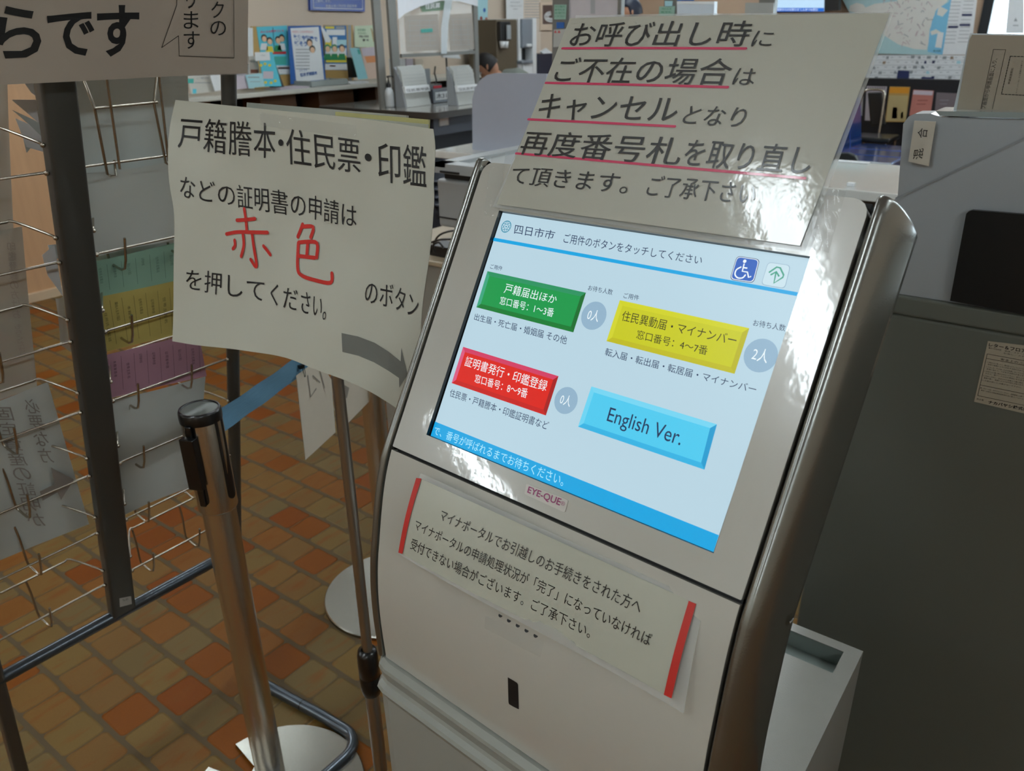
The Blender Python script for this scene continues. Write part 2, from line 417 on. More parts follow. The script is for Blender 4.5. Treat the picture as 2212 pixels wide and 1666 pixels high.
for k in range(6):
    a = math.pi/3*k+.5; b = a+math.pi*2/3*.9
    ribbon(mb, [lc+(W*math.cos(a)+D*math.sin(a))*R0, lc+(W*math.cos((a+b)/2)+D*math.sin((a+b)/2))*R0*.42, lc+(W*math.cos(b)+D*math.sin(b))*R0], .0005, nS, El, .0004)
disc(mb, lc, W, D, .0008, .0008, El, 10, o(3))
mb.build('touch_screen', kiosk, 'lit screen with green, yellow, red and light blue buttons')
# maker's badge
c4 = crop(780, 1000, 2.765); ub = unp(-.0006); mb = MB()
M_badge = mat('badge_pale', (205, 200, 192), .25, coat=.5); M_mag = mat('badge_magenta', (150, 60, 108), .4)
q = [np.array(ub(*c4(*p))) for p in [(988, 124), (1238, 222), (1217, 298), (975, 186)]]
mb.hexa(rrect(q, .1), [p+KN*.0006 for p in rrect(q, .1)], M_badge)
bo = -KN*.0002
text(mb, 'EYE-QUE', [c4(1003, 140), c4(1200, 215)], [c4(990, 184), c4(1184, 264)], ub, M_mag, .02, bo)
text(mb, '®', [c4(1196, 226), c4(1222, 236)], [c4(1190, 250), c4(1214, 260)], ub, M_mag, 0, bo)
mb.build('maker_badge', bezel, 'small pale badge with magenta lettering')
# speaker holes, card slot, tape
c5 = crop(780, 1200, 3.576)
for hx, hy in ((1077, 463), (1143, 502), (1211, 540), (1279, 579), (1349, 619)):
    p = kray(*c5(hx, hy), .0003); q = kray(*c5(hx, hy), -.008); nn = (p-q)/np.linalg.norm(p-q)
    mb = MB(); e1 = W; e2 = np.cross(nn, W); disc(mb, p, e1, e2, .0022, .0022, M_gap, 16); mb.build('speaker_hole', lowpanel)
mb = MB(); sl = [kray(*c5(*p), .0004) for p in [(1133, 942), (1175, 966), (1205, 985), (1212, 1000), (1218, 1190), (1180, 1172), (1143, 1150), (1138, 1135)]]
mb.poly(sl, M_gap); mb.build('sensor_slot', lowpanel, 'black upright slot in the lower panel')
# base cabinet with stepped lip
mb = MB(); b0, b1 = aL-.010, aR+.010
bp = [(-.150, -.4575), (-.166, -.4575), (-.1725, -.4610), (-.1735, -.4650), (-.1700, -.4790), (-.1715, -.4830), (-.1765, -.4860), (-.1785, -.4895), (-.1770, -.494), (-.1730, -.502), (-.1730, -1.33)]
P = bp+[(-.075, -1.33), (-.075, -.4575)]
n = len(P)
r = .02
def rowat(a, ins): return [K(a, p[0]+ins if p[0] < -.1 else p[0], p[1]) for p in P]
rows = [rowat(b0, r), rowat(b0+.002, r*.55), rowat(b0+.008, r*.15), rowat(b0+r, 0), rowat(b1-r, 0), rowat(b1-.008, r*.15), rowat(b1-.002, r*.55), rowat(b1, r)]
mb.grid([rw+[rw[0]] for rw in rows], M_kb, smooth=False); mb.poly(rows[0], M_kb); mb.poly(rows[-1], M_kb)
mb.build('base_cabinet', kiosk, 'matt white lower cabinet with a stepped lip')
mb = MB(); mb.prism([K(b0+.03, e, u) for e, u in ((-.16, -1.33), (-.08, -1.33), (-.08, -1.3795), (-.16, -1.3795))], W*(b1-b0-.06), M_blackp); mb.build('plinth', kiosk)
# ================================================================== LAMINATED NOTICE above the screen
M_lam = mat('laminated_notice_paper', (180, 179, 165), .45, coat=1, crough=.09, bump=.16, bscale=110, var=.02, vscale=5)
M_film = mat('laminate_film', (225, 228, 225), .12, coat=.5, alpha=.38, bump=.08, bscale=200)
M_tape = mat('clear_tape', (222, 224, 216), .1, coat=1, alpha=.16, bump=1.0, bscale=130, crough=.05)
M_pink = mat('marker_pink', (205, 48, 92), .4, coat=.6)
M_lint = mat('laminated_ink', (14, 14, 15), .4, coat=.8, crough=.08)
notice = thing('laminated_notice', PB(.14, -.01, -.006), 'laminated sheet with pink underlined Japanese text, taped above the kiosk screen', 'notice')
un = unp(-.006); no = -KN
Q = [np.array(un(*p)) for p in [(1232, 40), (1922, 26), (1728, 531), (1073, 441)]]
def patch(q4, nu, nv, bumpf, nrm):
    rows = []
    for j in range(nv+1):
        v = j/nv; rows.append([])
        for i in range(nu+1):
            u = i/nu; p = (q4[0]*(1-u)+q4[1]*u)*(1-v)+(q4[3]*(1-u)+q4[2]*u)*v
            rows[-1].append(p+nrm*bumpf(u, v))
    return rows
def nb(u, v): return (1-v)**2*.0012*math.sin(u*4+.6)
mb = MB(); mb.grid(patch(Q, 24, 16, nb, no), M_lam)
cN = crop(1080, 20, 3.0857)
def nt(txt, top, bot, b=0):
    def place(x, y):
        return un(*cN(x, y))
    T = [np.array(place(*p)) for p in top]; B = [np.array(place(*p)) for p in bot]
    v, f = glyphs(txt, b); out = []
    iv = np.linalg.inv(np.stack([Q[1]-Q[0], Q[3]-Q[0], no], 1))
    for x, y in v:
        p = lerp_poly(B, x)*(1-y)+lerp_poly(T, x)*y
        a, c, _ = iv@(p-Q[0]); out.append(p+no*(nb(a, c)+.0007))
    mb.add(out, f, M_lint)
nt('お呼び出し時', [(517, 93), (1703, 78)], [(455, 256), (1640, 250)], .003)
nt('に', [(1715, 145), (1836, 148)], [(1668, 250), (1806, 250)])
nt('ご不在の場合', [(412, 325), (1575, 330)], [(352, 490), (1512, 512)], .003)
nt('は', [(1592, 395), (1718, 398)], [(1543, 503), (1690, 512)])
nt('キャンセル', [(300, 565), (1215, 590)], [(238, 735), (1165, 762)], .003)
nt('となり', [(1272, 643), (1665, 658)], [(1205, 765), (1612, 790)])
nt('再度番号札を取り直し', [(182, 808), (1250, 860), (2112, 915)], [(122, 968), (1190, 1045), (2055, 1108)], .003)
nt('て頂きます。ご了承下さい', [(98, 1043), (1000, 1105), (1722, 1158)], [(62, 1165), (950, 1245), (1690, 1308)])
iv = np.linalg.inv(np.stack([Q[1]-Q[0], Q[3]-Q[0], no], 1))
for a, b in (((418, 264), (1640, 263)), ((307, 493), (1520, 521)), ((190, 735), (1168, 783)), ((108, 962), (2035, 1128))):
    pp = []
    for t in np.linspace(0, 1, 13):
        p = np.array(un(*cN(a[0]+(b[0]-a[0])*t, a[1]+(b[1]-a[1])*t))); x, y, _ = iv@(p-Q[0]); pp.append(p+no*nb(x, y))
    ribbon(mb, pp, .0022, no, M_pink, .0004)
mb.build('printed_sheet', notice)
mb = MB(); Q2 = [np.array(un(*p)) for p in [(1243, 33), (1929, 22), (1737, 545), (1062, 446)]]
Qf = [Q2[0]-no*.0012, Q2[1]-no*.0012, Q2[2]-no*.0012, Q2[3]-no*.0012]
mb.grid(patch(Qf, 24, 16, nb, no), M_film); mb.build('laminate_edge', notice, 'clear film border of the sheet')
for nm_, q_ in (('left', [(1062, 340), (1092, 330), (1078, 470), (1046, 466)]), ('right', [(1775, 398), (1826, 412), (1812, 500), (1788, 546)])):
    if nm_ == 'right': q_ = [(1776, 398), (1828, 414), (1790, 547), (1738, 530)]
    mb = MB(); uu = unp(-.0012 if nm_ == 'left' else -.002)
    qq = [np.array(uu(*p)) for p in q_]; rnd = random.Random(3)
    mb.grid(patch(qq, 10, 14, lambda u, v: .0006*math.sin(u*17+v*9)*math.cos(v*23+u*5)+.0004, no), M_tape); mb.build('tape', notice, 'crinkled clear tape')
# ================================================================== RED-ENDED STRIP NOTICE
strip = thing('strip_notice', kray(1180, 1270), 'long notice strip with red tape at both ends, below the kiosk screen', 'notice')
SO = np.array([.4773, .4837, 1.1412]); SW = np.array([-.0365, -.9993, .0011]); SD = np.array([-.3906, -.0009, -.9206]); SN = np.cross(SW, SD)
SN /= np.linalg.norm(SN); so = -SN
SO = SO+so*.0235
def usn(x, y): return onpl(x, y, SO, SN)
def sbump(u, v): return .0022*math.sin(math.pi*v)+.0022*math.sin(u*6.3)*v
M_strip = mat('strip_paper', (184, 185, 170), .3, coat=.6, crough=.10, bump=.10, bscale=60, var=.02)
M_red = mat('red_tape', (196, 38, 30), .5, coat=.4, bump=.4, bscale=150)
SQ = [np.array(usn(*c4(*p))) for p in [(355, 94), (1966, 826), (1818, 1386), (243, 543)]]
mb = MB(); mb.grid(patch(SQ, 20, 6, sbump, so), M_strip)
siv = np.linalg.inv(np.stack([SQ[1]-SQ[0], SQ[3]-SQ[0], so], 1))
def stt(txt, q):
    T = [np.array(usn(*c4(*q[0]))), np.array(usn(*c4(*q[1])))]; B = [np.array(usn(*c4(*q[3]))), np.array(usn(*c4(*q[2])))]
    v, f = glyphs(txt); out = []
    for x, y in v:
        p = lerp_poly(B, x)*(1-y)+lerp_poly(T, x)*y; a, c, _ = siv@(p-SQ[0]); out.append(p+so*(sbump(a, c)+.0005))
    mb.add(out, f, M_lint)
stt('マイナポータルでお引越しのお手続きをされた方へ', [(497, 273), (1693, 822), (1668, 904), (478, 338)])
stt('マイナポータルの申請処理状況が「完了」になっていなければ', [(345, 333), (1752, 1020), (1728, 1098), (328, 396)])
stt('受付できない場合がございます。ご了承下さい。', [(318, 445), (1380, 975), (1362, 1052), (298, 512)])
mb.build('printed_strip', strip)
for q in ([(333, 90), (364, 94), (251, 544), (226, 536)], [(1960, 823), (2004, 842), (1857, 1406), (1811, 1384)]):
    mb = MB(); qq = [np.array(usn(*c4(*p))) for p in q]; lo = 0 if q[0][0] < 1000 else 1
    mb.grid(patch(qq, 2, 8, lambda u, v: sbump(lo, v)+.0009, so), M_red); mb.build('red_tape', strip, 'strip of red tape')
mb = MB(); qq = [np.array(usn(*c4(*p))) for p in [(352, 62), (2050, 835), (1925, 1500), (232, 552)]]
mb.grid(patch([p+SN*.0007 for p in qq], 20, 6, sbump, so), M_film); mb.build('laminate_edge', strip, 'clear film border')
mb = MB(); tq = [kray(*c5(*p), .0008) for p in [(960, 470), (1060, 505), (1175, 552), (1290, 612), (1412, 665), (1388, 790), (1260, 725), (1160, 672), (1050, 612), (952, 565)]]
mb.poly(tq, M_tape); mb.build('clear_tape', None, 'scrap of clear tape stuck under the speaker holes of the kiosk', 'tape')
# ================================================================== BROCHURE RACK (leaning frame, seen from behind)
RN = np.array([0, 1, .24]); RN /= np.linalg.norm(RN)          # towards the front side, away from the camera
RD = np.array([0, -.24, 1.]); RD /= np.linalg.norm(RD)        # up along the frame
def RK(x, s, q=0): return np.array([x, 1.55, 0])+RD*s+RN*q
def rk(q=0): return lambda x, y: onpl(x, y, np.array([0, 1.55, 0])+RN*q, RN)
def rxs(px, py, q=0):
    p = rk(q)(px, py); return p[0], (p-np.array([0, 1.55, 0])-RN*q)@RD
M_post = mat('rack_post_grey', (76, 75, 71), .38, .35, var=.03, coat=.2)
M_foot = mat('rack_foot_grey', (84, 92, 100), .3, .75, coat=.3, var=.05)
rack = thing('brochure_rack', (.55, 1.5, 0), 'leaning grey metal rack with wire brochure pockets, seen from behind', 'brochure rack')
def bar(x0, x1, s0, s1, q0, q1, r=.005):
    mb = MB(); sec = []
    for cx, cq, t in ((x1-r, q1-r, 0), (x0+r, q1-r, 90), (x0+r, q0+r, 180), (x1-r, q0+r, 270)):
        for a in np.linspace(math.radians(t), math.radians(t+90), 5): sec.append((cx+r*math.cos(a), cq+r*math.sin(a)))
    mb.prism([RK(x, s0, q) for x, q in sec], RD*(s1-s0), M_post, True)
    return mb
mb = bar(.529, .578, .475, 1.60, -.012, .012)
mid_p = mb.build('middle_post', rack, 'broad flat dark post')
mb = MB(); lq = [rk(-.0128)(*p) for p in [(258, 1293), (283, 1288), (285, 1305), (259, 1312)]]
mb.poly(lq, mat('small_label_white', (190, 190, 185), .5))
rn = -RN*.0004
text(mb, 'TEL 059-', [(264, 1295), (277, 1292)], [(265, 1299), (278, 1296)], rk(-.0128), M_ink, 0, rn)
mb.build('small_label', mid_p, 'small white label')
bar(.300, .324, .10, 1.60, -.012, .012).build('left_post', rack)
# right post runs into the foot
def Sp(x, s, q=0): return RK(x, s, q)
pts = [RK(.829, 1.60), RK(.829, 1.0), RK(.829, .5), RK(.829, .20)]
pf = [RK(.829, .20), RK(.832, .09), np.array([.84, 1.505, .035]), np.array([.848, 1.44, .016])]+[np.array([.856, 1.36, .014]), np.array([.866, 1.20, .014])]
mb = MB(); mb.tube([RK(.829, 1.60), RK(.829, .9), RK(.829, .30)], .0125, M_post, 16)
mb.build('right_post', rack)
arc = [np.array([.868-.055+.055*math.cos(t), 1.175-.055*math.sin(t), .014]) for t in np.linspace(0, math.pi/2, 7)]
path = smoothline([RK(.829, .31), RK(.829, .16), RK(.831, .07), np.array([.838, 1.50, .028]), np.array([.845, 1.45, .016])], 5)+[np.array([.852, 1.38, .0145]), np.array([.864, 1.25, .0145])]+arc+[np.array([.60, 1.12, .0145]), np.array([.36, 1.12, .0145])]
mb = MB(); mb.tube(path, .0138, M_foot, 16); mb.tube([(.857, 1.325, .0145), (.8575, 1.322, .0145)], .0142, M_blackp, 16)
mb.build('foot_tube', rack, 'bent blue grey tube foot on the floor')
mb = MB(); mb.tube([RK(.22, .478, 0), RK(.829, .462, 0)], .0125, M_foot, 16); mb.build('cross_tube', rack)
M_wire = M_chrome
def wire(mb, pts, r=.0021): mb.tube(pts, r, M_wire, 7)
def pocket(x0, x1, s, w=.052):
    """one wire pocket between two posts; s = height of its lower rear wire"""
    mb = MB(); xa, xb = x0+.035, x1-.035
    # rear lower wire and its knobs
    wire(mb, [RK(x0, s, .0), RK(x1, s, .0)]);
    for x in (x0, x1): mb.ball(RK(x, s, -.002), .0042, M_wire, 6); mb.ball(RK(x, s+.040, -.002), .0038, M_wire, 6)
    # upper front loop
    wire(mb, smoothline([RK(x0, s+.040), RK(x0+.004, s+.043, .006), RK(xa-.004, s+.052, w), RK(xa+.006, s+.052, w+.002)], 3)+smoothline([RK(xb-.006, s+.052, w+.002), RK(xb+.004, s+.052, w), RK(x1-.004, s+.043, .006), RK(x1, s+.040)], 3))
    # two upright J wires that carry the leaflets
    for f in ((.16, .62) if x0 > .5 else (-.12, .42)):
        x = x0+(x1-x0)*f
        wire(mb, smoothline([RK(x, s+.052, w), RK(x+.003, s+.02, w-.004), RK(x+.006, s-.035, w-.008), RK(x+.008, s-.044, .035), RK(x+.010, s-.038, .004), RK(x+.010, s+.018, -.003)], 3))
    return mb.build('wire_pocket', rack)
zs = []
for k_ in range(7):
    if k_: pocket(.582, .815, 1.403-.139*k_)
    pocket(.328, .525, 1.403-.139*k_)
# wires that stand out at the top behind the sign
mb = MB()
wire(mb, [rk(0)(160, 363), rk(0)(372, 335)]); mb.ball(rk(-.002)(168, 366), .004, M_wire, 6); mb.ball(rk(0)(155, 309), .004, M_wire, 6)
wire(mb, [rk(.03)(172, 150), rk(-.004)(205, 234)]); wire(mb, [rk(-.004)(204, 234), rk(-.004)(340, 221)]); wire(mb, [rk(.03)(340, 150), rk(-.004)(333, 219)])
wire(mb, [rk(-.004)(205, 236), rk(-.004)(232, 376), rk(.012)(238, 380), rk(.02)(250, 378), rk(.0)(247, 348)])
wire(mb, [rk(-.004)(332, 220), rk(-.004)(358, 352), rk(.012)(366, 356)])
wire(mb, [rk(-.006)(228, 150), rk(-.006)(259, 365)]); wire(mb, [rk(-.006)(342, 150), rk(-.006)(364, 348)])
mb.build('wire_pocket', rack)
# papers in the rack -------------------------------------------------
def sheet(name, px, q, m, label, cat='paper', bump=.003, nu=10, nv=10, th=.0006, texts=(), group=None, extra=None):
    u = rk(q); P = [np.array(u(*p)) for p in px]
    mb = MB(); rows = patch(P, nu, nv, lambda a, b: bump*math.sin(a*4+b*3), -RN)
    mb.grid(rows, m); mb.grid([[p+RN*th for p in r] for r in rows], m)
    if extra: extra(mb, u)
    for t, T, B, mt in texts:
        text(mb, t, T, B, rk(q-.0045), mt)
    return mb.build(name, None, label, cat, group)
M_greyp = mat('paper_back_grey', (206, 212, 208), .55, var=.03, vscale=8)
M_trans = mat('translucent_sheet', (200, 198, 188), .4, alpha=.62, var=.04)
M_faint = mat('ink_seen_through_paper', (150, 144, 138), .6)
M_green = mat('form_green', (146, 186, 166), .6, var=.05); M_yel = mat('form_yellow', (198, 182, 104), .6, var=.05); M_vio = mat('form_violet', (182, 138, 156), .6, var=.05)
sheet('back_board', [(140, 60), (402, 40), (420, 560), (178, 610)], .074, M_greyp, 'large grey card filling the top pockets of the brochure rack', 'card', .001)
sheet('blank_paper', [(160, 376), (372, 352), (388, 518), (203, 556)], .030, M_greyp, 'blank grey sheet with rounded corner in the pocket above the green forms', bump=.006)
def formlines(cols, seed, q, ink, u0, u1):
    def f(mb, u):
        uu = rk(q-.0046); rnd = random.Random(seed)
        for k in range(cols):
            t = (k+.5)/cols
            a = np.array(u0[0])*(1-t)+np.array(u0[1])*t; b = np.array(u1[0])*(1-t)+np.array(u1[1])*t
            if k % 2 == 0:
                ribbon(mb, [uu(*(a+(b-a)*.04)), uu(*(a+(b-a)*.96))], .0006, -RN, ink, 0)
            else:
                s = .08+rnd.random()*.2; L_ = .25+.4*rnd.random()
                # upright printed words
                p = a+(b-a)*s; r_ = a+(b-a)*(s+L_); d = np.array([3.2, -.8])
                word = rnd.choice(['住所氏名電話', '届出人生年月日', '本籍筆頭者', '証明書申請', '世帯主氏名'])
                for i, ch in enumerate(word):
                    w0 = p+(r_-p)*i/len(word); w1 = p+(r_-p)*(i+.85)/len(word)
                    text(mb, ch, [w0+d, w1+d], [w0-d, w1-d], lambda x, y: uu(x, y), ink)
    return f
ig = mat('faint_green_ink', (82, 112, 100), .6); iy = mat('faint_brown_ink', (98, 88, 50), .6); iv_ = mat('faint_violet_ink', (84, 56, 72), .6)
sheet('green_form', [(176, 572), (400, 520), (402, 606), (196, 646)], .036, M_green, 'pale green printed form in the rack', 'form', .001, extra=formlines(13, 1, .036, ig, ((192, 578), (392, 532)), ((200, 636), (396, 596))))
sheet('yellow_form', [(194, 646), (404, 602), (412, 716), (214, 764)], .034, M_yel, 'pale yellow printed form in the rack', 'form', .001, extra=formlines(15, 2, .034, iy, ((204, 652), (398, 612)), ((222, 754), (404, 712))))
sheet('violet_form', [(216, 770), (430, 718), (446, 812), (223, 864)], .032, M_vio, 'violet printed form in the rack, below the yellow one', 'form', .001, extra=formlines(15, 3, .032, iv_, ((226, 774), (436, 728)), ((232, 852), (440, 806))))
sheet('blank_paper', [(222, 868), (446, 815), (430, 1044), (258, 1118)], .030, M_greyp, 'blank grey sheet standing in the rack below the violet form', bump=.004)
# left column, seen through wires
sheet('translucent_paper', [(-30, 110), (16, 110), (28, 500), (-30, 520)], .10, M_trans, 'translucent sheet at the far left, in front of the wooden wall')
def chars(mb, txt, a0, a1, w, q, ink, mirror=True, slant=(0, 0)):
    uu = rk(q); n_ = len(txt)
    for i, ch in enumerate(txt):
        p = np.array(a0)*(1-i/n_)+np.array(a1)*(i/n_); r_ = np.array(a0)*(1-(i+.88)/n_)+np.array(a1)*((i+.88)/n_)
        sx = np.array([w, slant[1]]); L_, R_ = (sx, -sx) if mirror else (-sx, sx)
        text(mb, ch, [p+L_, p+R_], [r_+L_, r_+R_], uu, ink)
def ex1(mb, u):
    chars(mb, '印鑑登録の方はお', (24, 524), (36, 690), 9, .0545, M_faint); chars(mb, 'もちください', (38, 700), (50, 775), 7, .0545, M_faint)
sheet('mirrored_notice', [(-40, 505), (48, 490), (80, 836), (-40, 880)], .06, M_trans, 'translucent notice with mirrored vertical writing, left of the broad rack post', 'notice', .001, extra=ex1)
def ex2(mb, u):
    chars(mb, '必要な方', (64, 862), (104, 1004), 15, .0445, M_faint); chars(mb, '固定資産の証明が', (4, 880), (82, 1140), 19, .0445, M_faint)
    uu = rk(.0445); mb.poly([uu(*p) for p in [(110, 1010), (160, 1036), (132, 1080), (124, 1064), (92, 1082), (86, 1062), (118, 1046)]], M_faint)
sheet('mirrored_notice', [(-60, 888), (104, 826), (192, 1132), (-50, 1232)], .05, M_greyp, 'white notice with mirrored writing and an arrow, low at the left', 'notice', .001, extra=ex2)
M_wp = mat('bright_paper', (244, 245, 246), .5)
def fan(px, q, label, kind='paper_stack'):
    mb = MB(); u = rk(q)
    for i, poly in enumerate(px):
        P = [rk(q+.006*i)(*p) for p in poly]; mb.poly(P, M_wp if i % 2 == 0 else M_greyp); mb.poly([p+RN*.0012 for p in P], M_wp)
    return mb.build(kind, None, label, 'papers')
fan([[(26, 216), (100, 216), (130, 290), (80, 262)], [(27, 238), (80, 262), (128, 284), (126, 330), (62, 268)], [(34, 256), (62, 268), (110, 300), (100, 330), (58, 318)], [(42, 262), (70, 270), (84, 300), (58, 330)]], .05, 'fanned stack of white papers leaning out beside the broad rack post')
fan([[(48, 172), (100, 172), (112, 236), (68, 200)]], .06, 'white paper corner above the fanned stack at the left')
fan([[(92, 552), (118, 530), (136, 640), (104, 596)], [(104, 530), (130, 528), (132, 560), (112, 556)]], .045, 'white paper corners sticking out left of the broad rack post')
sheet('clear_card', [(120, 645), (140, 640), (152, 760), (130, 745)], .05, M_trans, 'small translucent card left of the broad rack post')
# ================================================================== BIG SIGN at the top left
sign = thing('hanging_sign', rk(-.03)(300, 178), 'large laminated sign with bold black Japanese letters at the top left', 'sign')
M_sign = mat('sign_paper', (182, 171, 158), .42, coat=.35, crough=.25, var=.03, vscale=3)
SQ3 = lambda x, y: onpl(x, y, np.array([0, 1.55, 0])-RN*.045, RN)
mb = MB(); sp = [SQ3(-190, -210), SQ3(540, -210), SQ3(535, 159), SQ3(-190, 190)]
rows = patch([np.array(p) for p in sp], 20, 8, lambda u, v: .003*math.sin(u*6), -RN); mb.grid(rows, M_sign); mb.grid([[p+RN*.001 for p in r] for r in rows], M_sign)
iv3 = np.linalg.inv(np.stack([rows[0][-1]-rows[0][0], rows[-1][0]-rows[0][0], -RN], 1)); base3 = np.array(sp[0])
def sgp(p):
    a, b, _ = iv3@(p-base3); return p-RN*(.003*math.sin(a*6)+.0008)
cS = crop(0, 0, 3.687)
def sg(txt, q, b=0, m=M_ink):
    text(mb, txt, [cS(*q[0]), cS(*q[1])], [cS(*q[3]), cS(*q[2])], SQ3, m, b, None, sgp)
sg('ら', [(-50, 42), (318, 42), (318, 460), (-50, 460)], .022)
sg('で', [(362, 92), (748, 92), (748, 442), (362, 442)], .022)
sg('す', [(768, 40), (1114, 40), (1114, 452), (768, 452)], .022)
for ch, q in (('り', (1490, -110, 1565, 72)), ('ま', (1470, 92, 1588, 232)), ('す', (1470, 252, 1596, 392)), ('ク', (1688, 12, 1786, 146)), ('の', (1680, 168, 1802, 284)), ('ッ', (1690, -120, 1780, -20))):
    sg(ch, [(q[0], q[1]), (q[2], q[1]), (q[2], q[3]), (q[0], q[3])])
for seg in ([(1415, -400), (1415, 42), (1294, 382), (1428, 288), (1434, 448), (1862, 460), (1862, -400)],):
    P = [sgp(np.array(SQ3(*cS(*p)))) for p in seg]
    for a, b in zip(P[:-1], P[1:]): ribbon(mb, [a, b], .0009, -RN, M_ink, .0002)
mb.build('printed_sheet', sign)
mb = MB(); P = [SQ3(88, 160), SQ3(415, 150), SQ3(408, 250), SQ3(100, 190)]
mb.quad(*[p+RN*.006 for p in [SQ3(-190, 150), SQ3(545, 140), SQ3(543, 163), SQ3(-190, 184)]], M_film); mb.build('film_edge', sign, 'clear film along the lower edge')
# ================================================================== BELT BARRIER POSTS
M_dark = mat('post_black_plastic', (10, 10, 11), .3, coat=.3)
M_cap = mat('post_cap_grey', (108, 112, 108), .35, .2)
M_belt = mat('belt_blue', (92, 136, 164), .75, bump=.8, bscale=40, stretch=(1, 1, 14), var=.08, vscale=12)
M_base = mat('base_steel', (158, 156, 148), .25, 1, bump=.25, bscale=500)
def belt_post(x, y, label, rot, bx, by, br=.19, notch=None):
    t = thing('barrier_post', (x, y, 0), label, 'belt barrier post', 'steel belt barrier posts')
    c = (x, y, 0)
    mb = MB(); mb.tube([(x, y, .01), (x, y, .75)], .0305, M_steel, 40); mb.build('pole', t)
    mb = MB(); mb.lathe([(0, .742), (.0345, .742), (.0355, .745), (.0355, .925), (.0350, .929)], c, M_steel, 40); hd_ = mb.build('post_head', t)
    mb = MB(); mb.lathe([(.0362, .922), (.0368, .930), (.0362, .940), (.0345, .944), (.0318, .944), (.0312, .941)], c, M_dark, 40); mb.build('top_ring', hd_)
    mb = MB(); mb.lathe([(0, .9415), (.0315, .9415)], c, M_cap, 40); mb.build('top_cap', hd_)
    for k in range(4):
        a = rot+k*math.pi/2; ca, sa = math.cos(a), math.sin(a)
        def L(u, r, z): return np.array([x+r*ca-u*sa, y+r*sa+u*ca, z])
        mb = MB(); w_ = .0105; z0, z1 = .775, .925; out = []
        for t_ in np.linspace(math.pi, 2*math.pi, 9): out.append((w_*math.cos(t_), z0+w_*math.sin(t_)))
        out += [(w_, z1), (-w_, z1)]
        rr = lambda u: math.sqrt(.0362**2-u*u)
        mb.prism([L(u, rr(u)-.004, z) for u, z in out], np.array([ca, sa, 0])*.0045, M_dark); mb.build('slot_cover', hd_)
    # belt end clip on the outer left side
    a = rot+math.pi
    ca, sa = math.cos(a), math.sin(a)
    # heavy base disc with a stacking notch
    mb = MB(); N_ = 56; na = notch; ring = []
    for k in range(N_):
        tt = na+.2+(2*math.pi-.4)*k/(N_-1); ring.append((bx+br*math.cos(tt), by+br*math.sin(tt)))
    nd = np.array([math.cos(na), math.sin(na)]); ns = np.array([-nd[1], nd[0]]); cc = np.array([bx, by]); wn = br*math.sin(.2)
    ring += [tuple(cc+nd*(br*.55)-ns*wn*.92), tuple(cc+nd*(br*.47)), tuple(cc+nd*(br*.55)+ns*wn*.92)]
    mid = cc
    k = len(ring); g_ = lambda f, z: [(mid[0]+(p[0]-mid[0])*f, mid[1]+(p[1]-mid[1])*f, z) for p in ring]
    r0, r1, r2, r3 = g_(1, 0), g_(1, .009), g_(.985, .012), g_(.2, .015)
    mb.add(r0+r1, [(i, (i+1) % k, k+(i+1) % k, k+i) for i in range(k)], M_base, True)
    mb.add(r1+r2, [(i, (i+1) % k, k+(i+1) % k, k+i) for i in range(k)], M_base, True)
    mb.add(r2+r3, [(i, (i+1) % k, k+(i+1) % k, k+i) for i in range(k)], M_base, False); mb.poly(r3, M_base)
    mb.build('base_disc', t); return t
p1 = (.670, 1.198); p2 = (1.304, 1.458)
bd = math.atan2(p2[1]-p1[1], p2[0]-p1[0])
post_a = belt_post(*p1, 'steel belt barrier post in the foreground, left of the paper sign stand', bd, .660, 1.172, .193, math.radians(93))
post_b = belt_post(*p2, 'steel belt barrier post farther back, half hidden behind the sign stand and kiosk', bd, *p2, .197, math.radians(-60))
# black belt end clip on post a
mb = MB(); a = bd+math.pi; e1 = np.array([math.cos(a), math.sin(a), 0]); e2 = np.array([-e1[1], e1[0], 0]); pc = np.array([*p1, 0])
mb.hexa([pc+e1*.037-e2*.014+np.array([0, 0, .805]), pc+e1*.051-e2*.014+np.array([0, 0, .805]), pc+e1*.051+e2*.014+np.array([0, 0, .805]), pc+e1*.037+e2*.014+np.array([0, 0, .805])],
        [pc+e1*.037-e2*.014+np.array([0, 0, .905]), pc+e1*.051-e2*.014+np.array([0, 0, .905]), pc+e1*.051+e2*.014+np.array([0, 0, .905]), pc+e1*.037+e2*.014+np.array([0, 0, .905])], M_dark)
mb.hexa([pc+e1*.036-e2*.006+np.array([0, 0, .765]), pc+e1*.041-e2*.006+np.array([0, 0, .765]), pc+e1*.041+e2*.006+np.array([0, 0, .765]), pc+e1*.036+e2*.006+np.array([0, 0, .765])],
        [pc+e1*.036-e2*.006+np.array([0, 0, .925]), pc+e1*.041-e2*.006+np.array([0, 0, .925]), pc+e1*.041+e2*.006+np.array([0, 0, .925]), pc+e1*.036+e2*.006+np.array([0, 0, .925])], M_dark)
mb.build('belt_clip', post_a, bevel=.0015)
A = np.array([*p1, 0])+np.array([math.cos(bd), math.sin(bd), 0])*.036; B = np.array([*p2, 0])-np.array([math.cos(bd), math.sin(bd), 0])*.036
bn = np.array([-math.sin(bd), math.cos(bd), 0]); rows = []
for z in (.915, .9, .885, .87):
    rows.append([A*(1-t)+B*t+np.array([0, 0, z-.010*math.sin(math.pi*t)])+bn*.0012*math.sin(t*30+z*90) for t in np.linspace(0, 1, 30)])
mb = MB(); mb.grid(rows, M_belt); mb.grid([[p+bn*.0012 for p in r] for r in rows], M_belt)
mb.build('barrier_belt', None, 'blue retractable belt stretched between the two steel posts', 'belt')
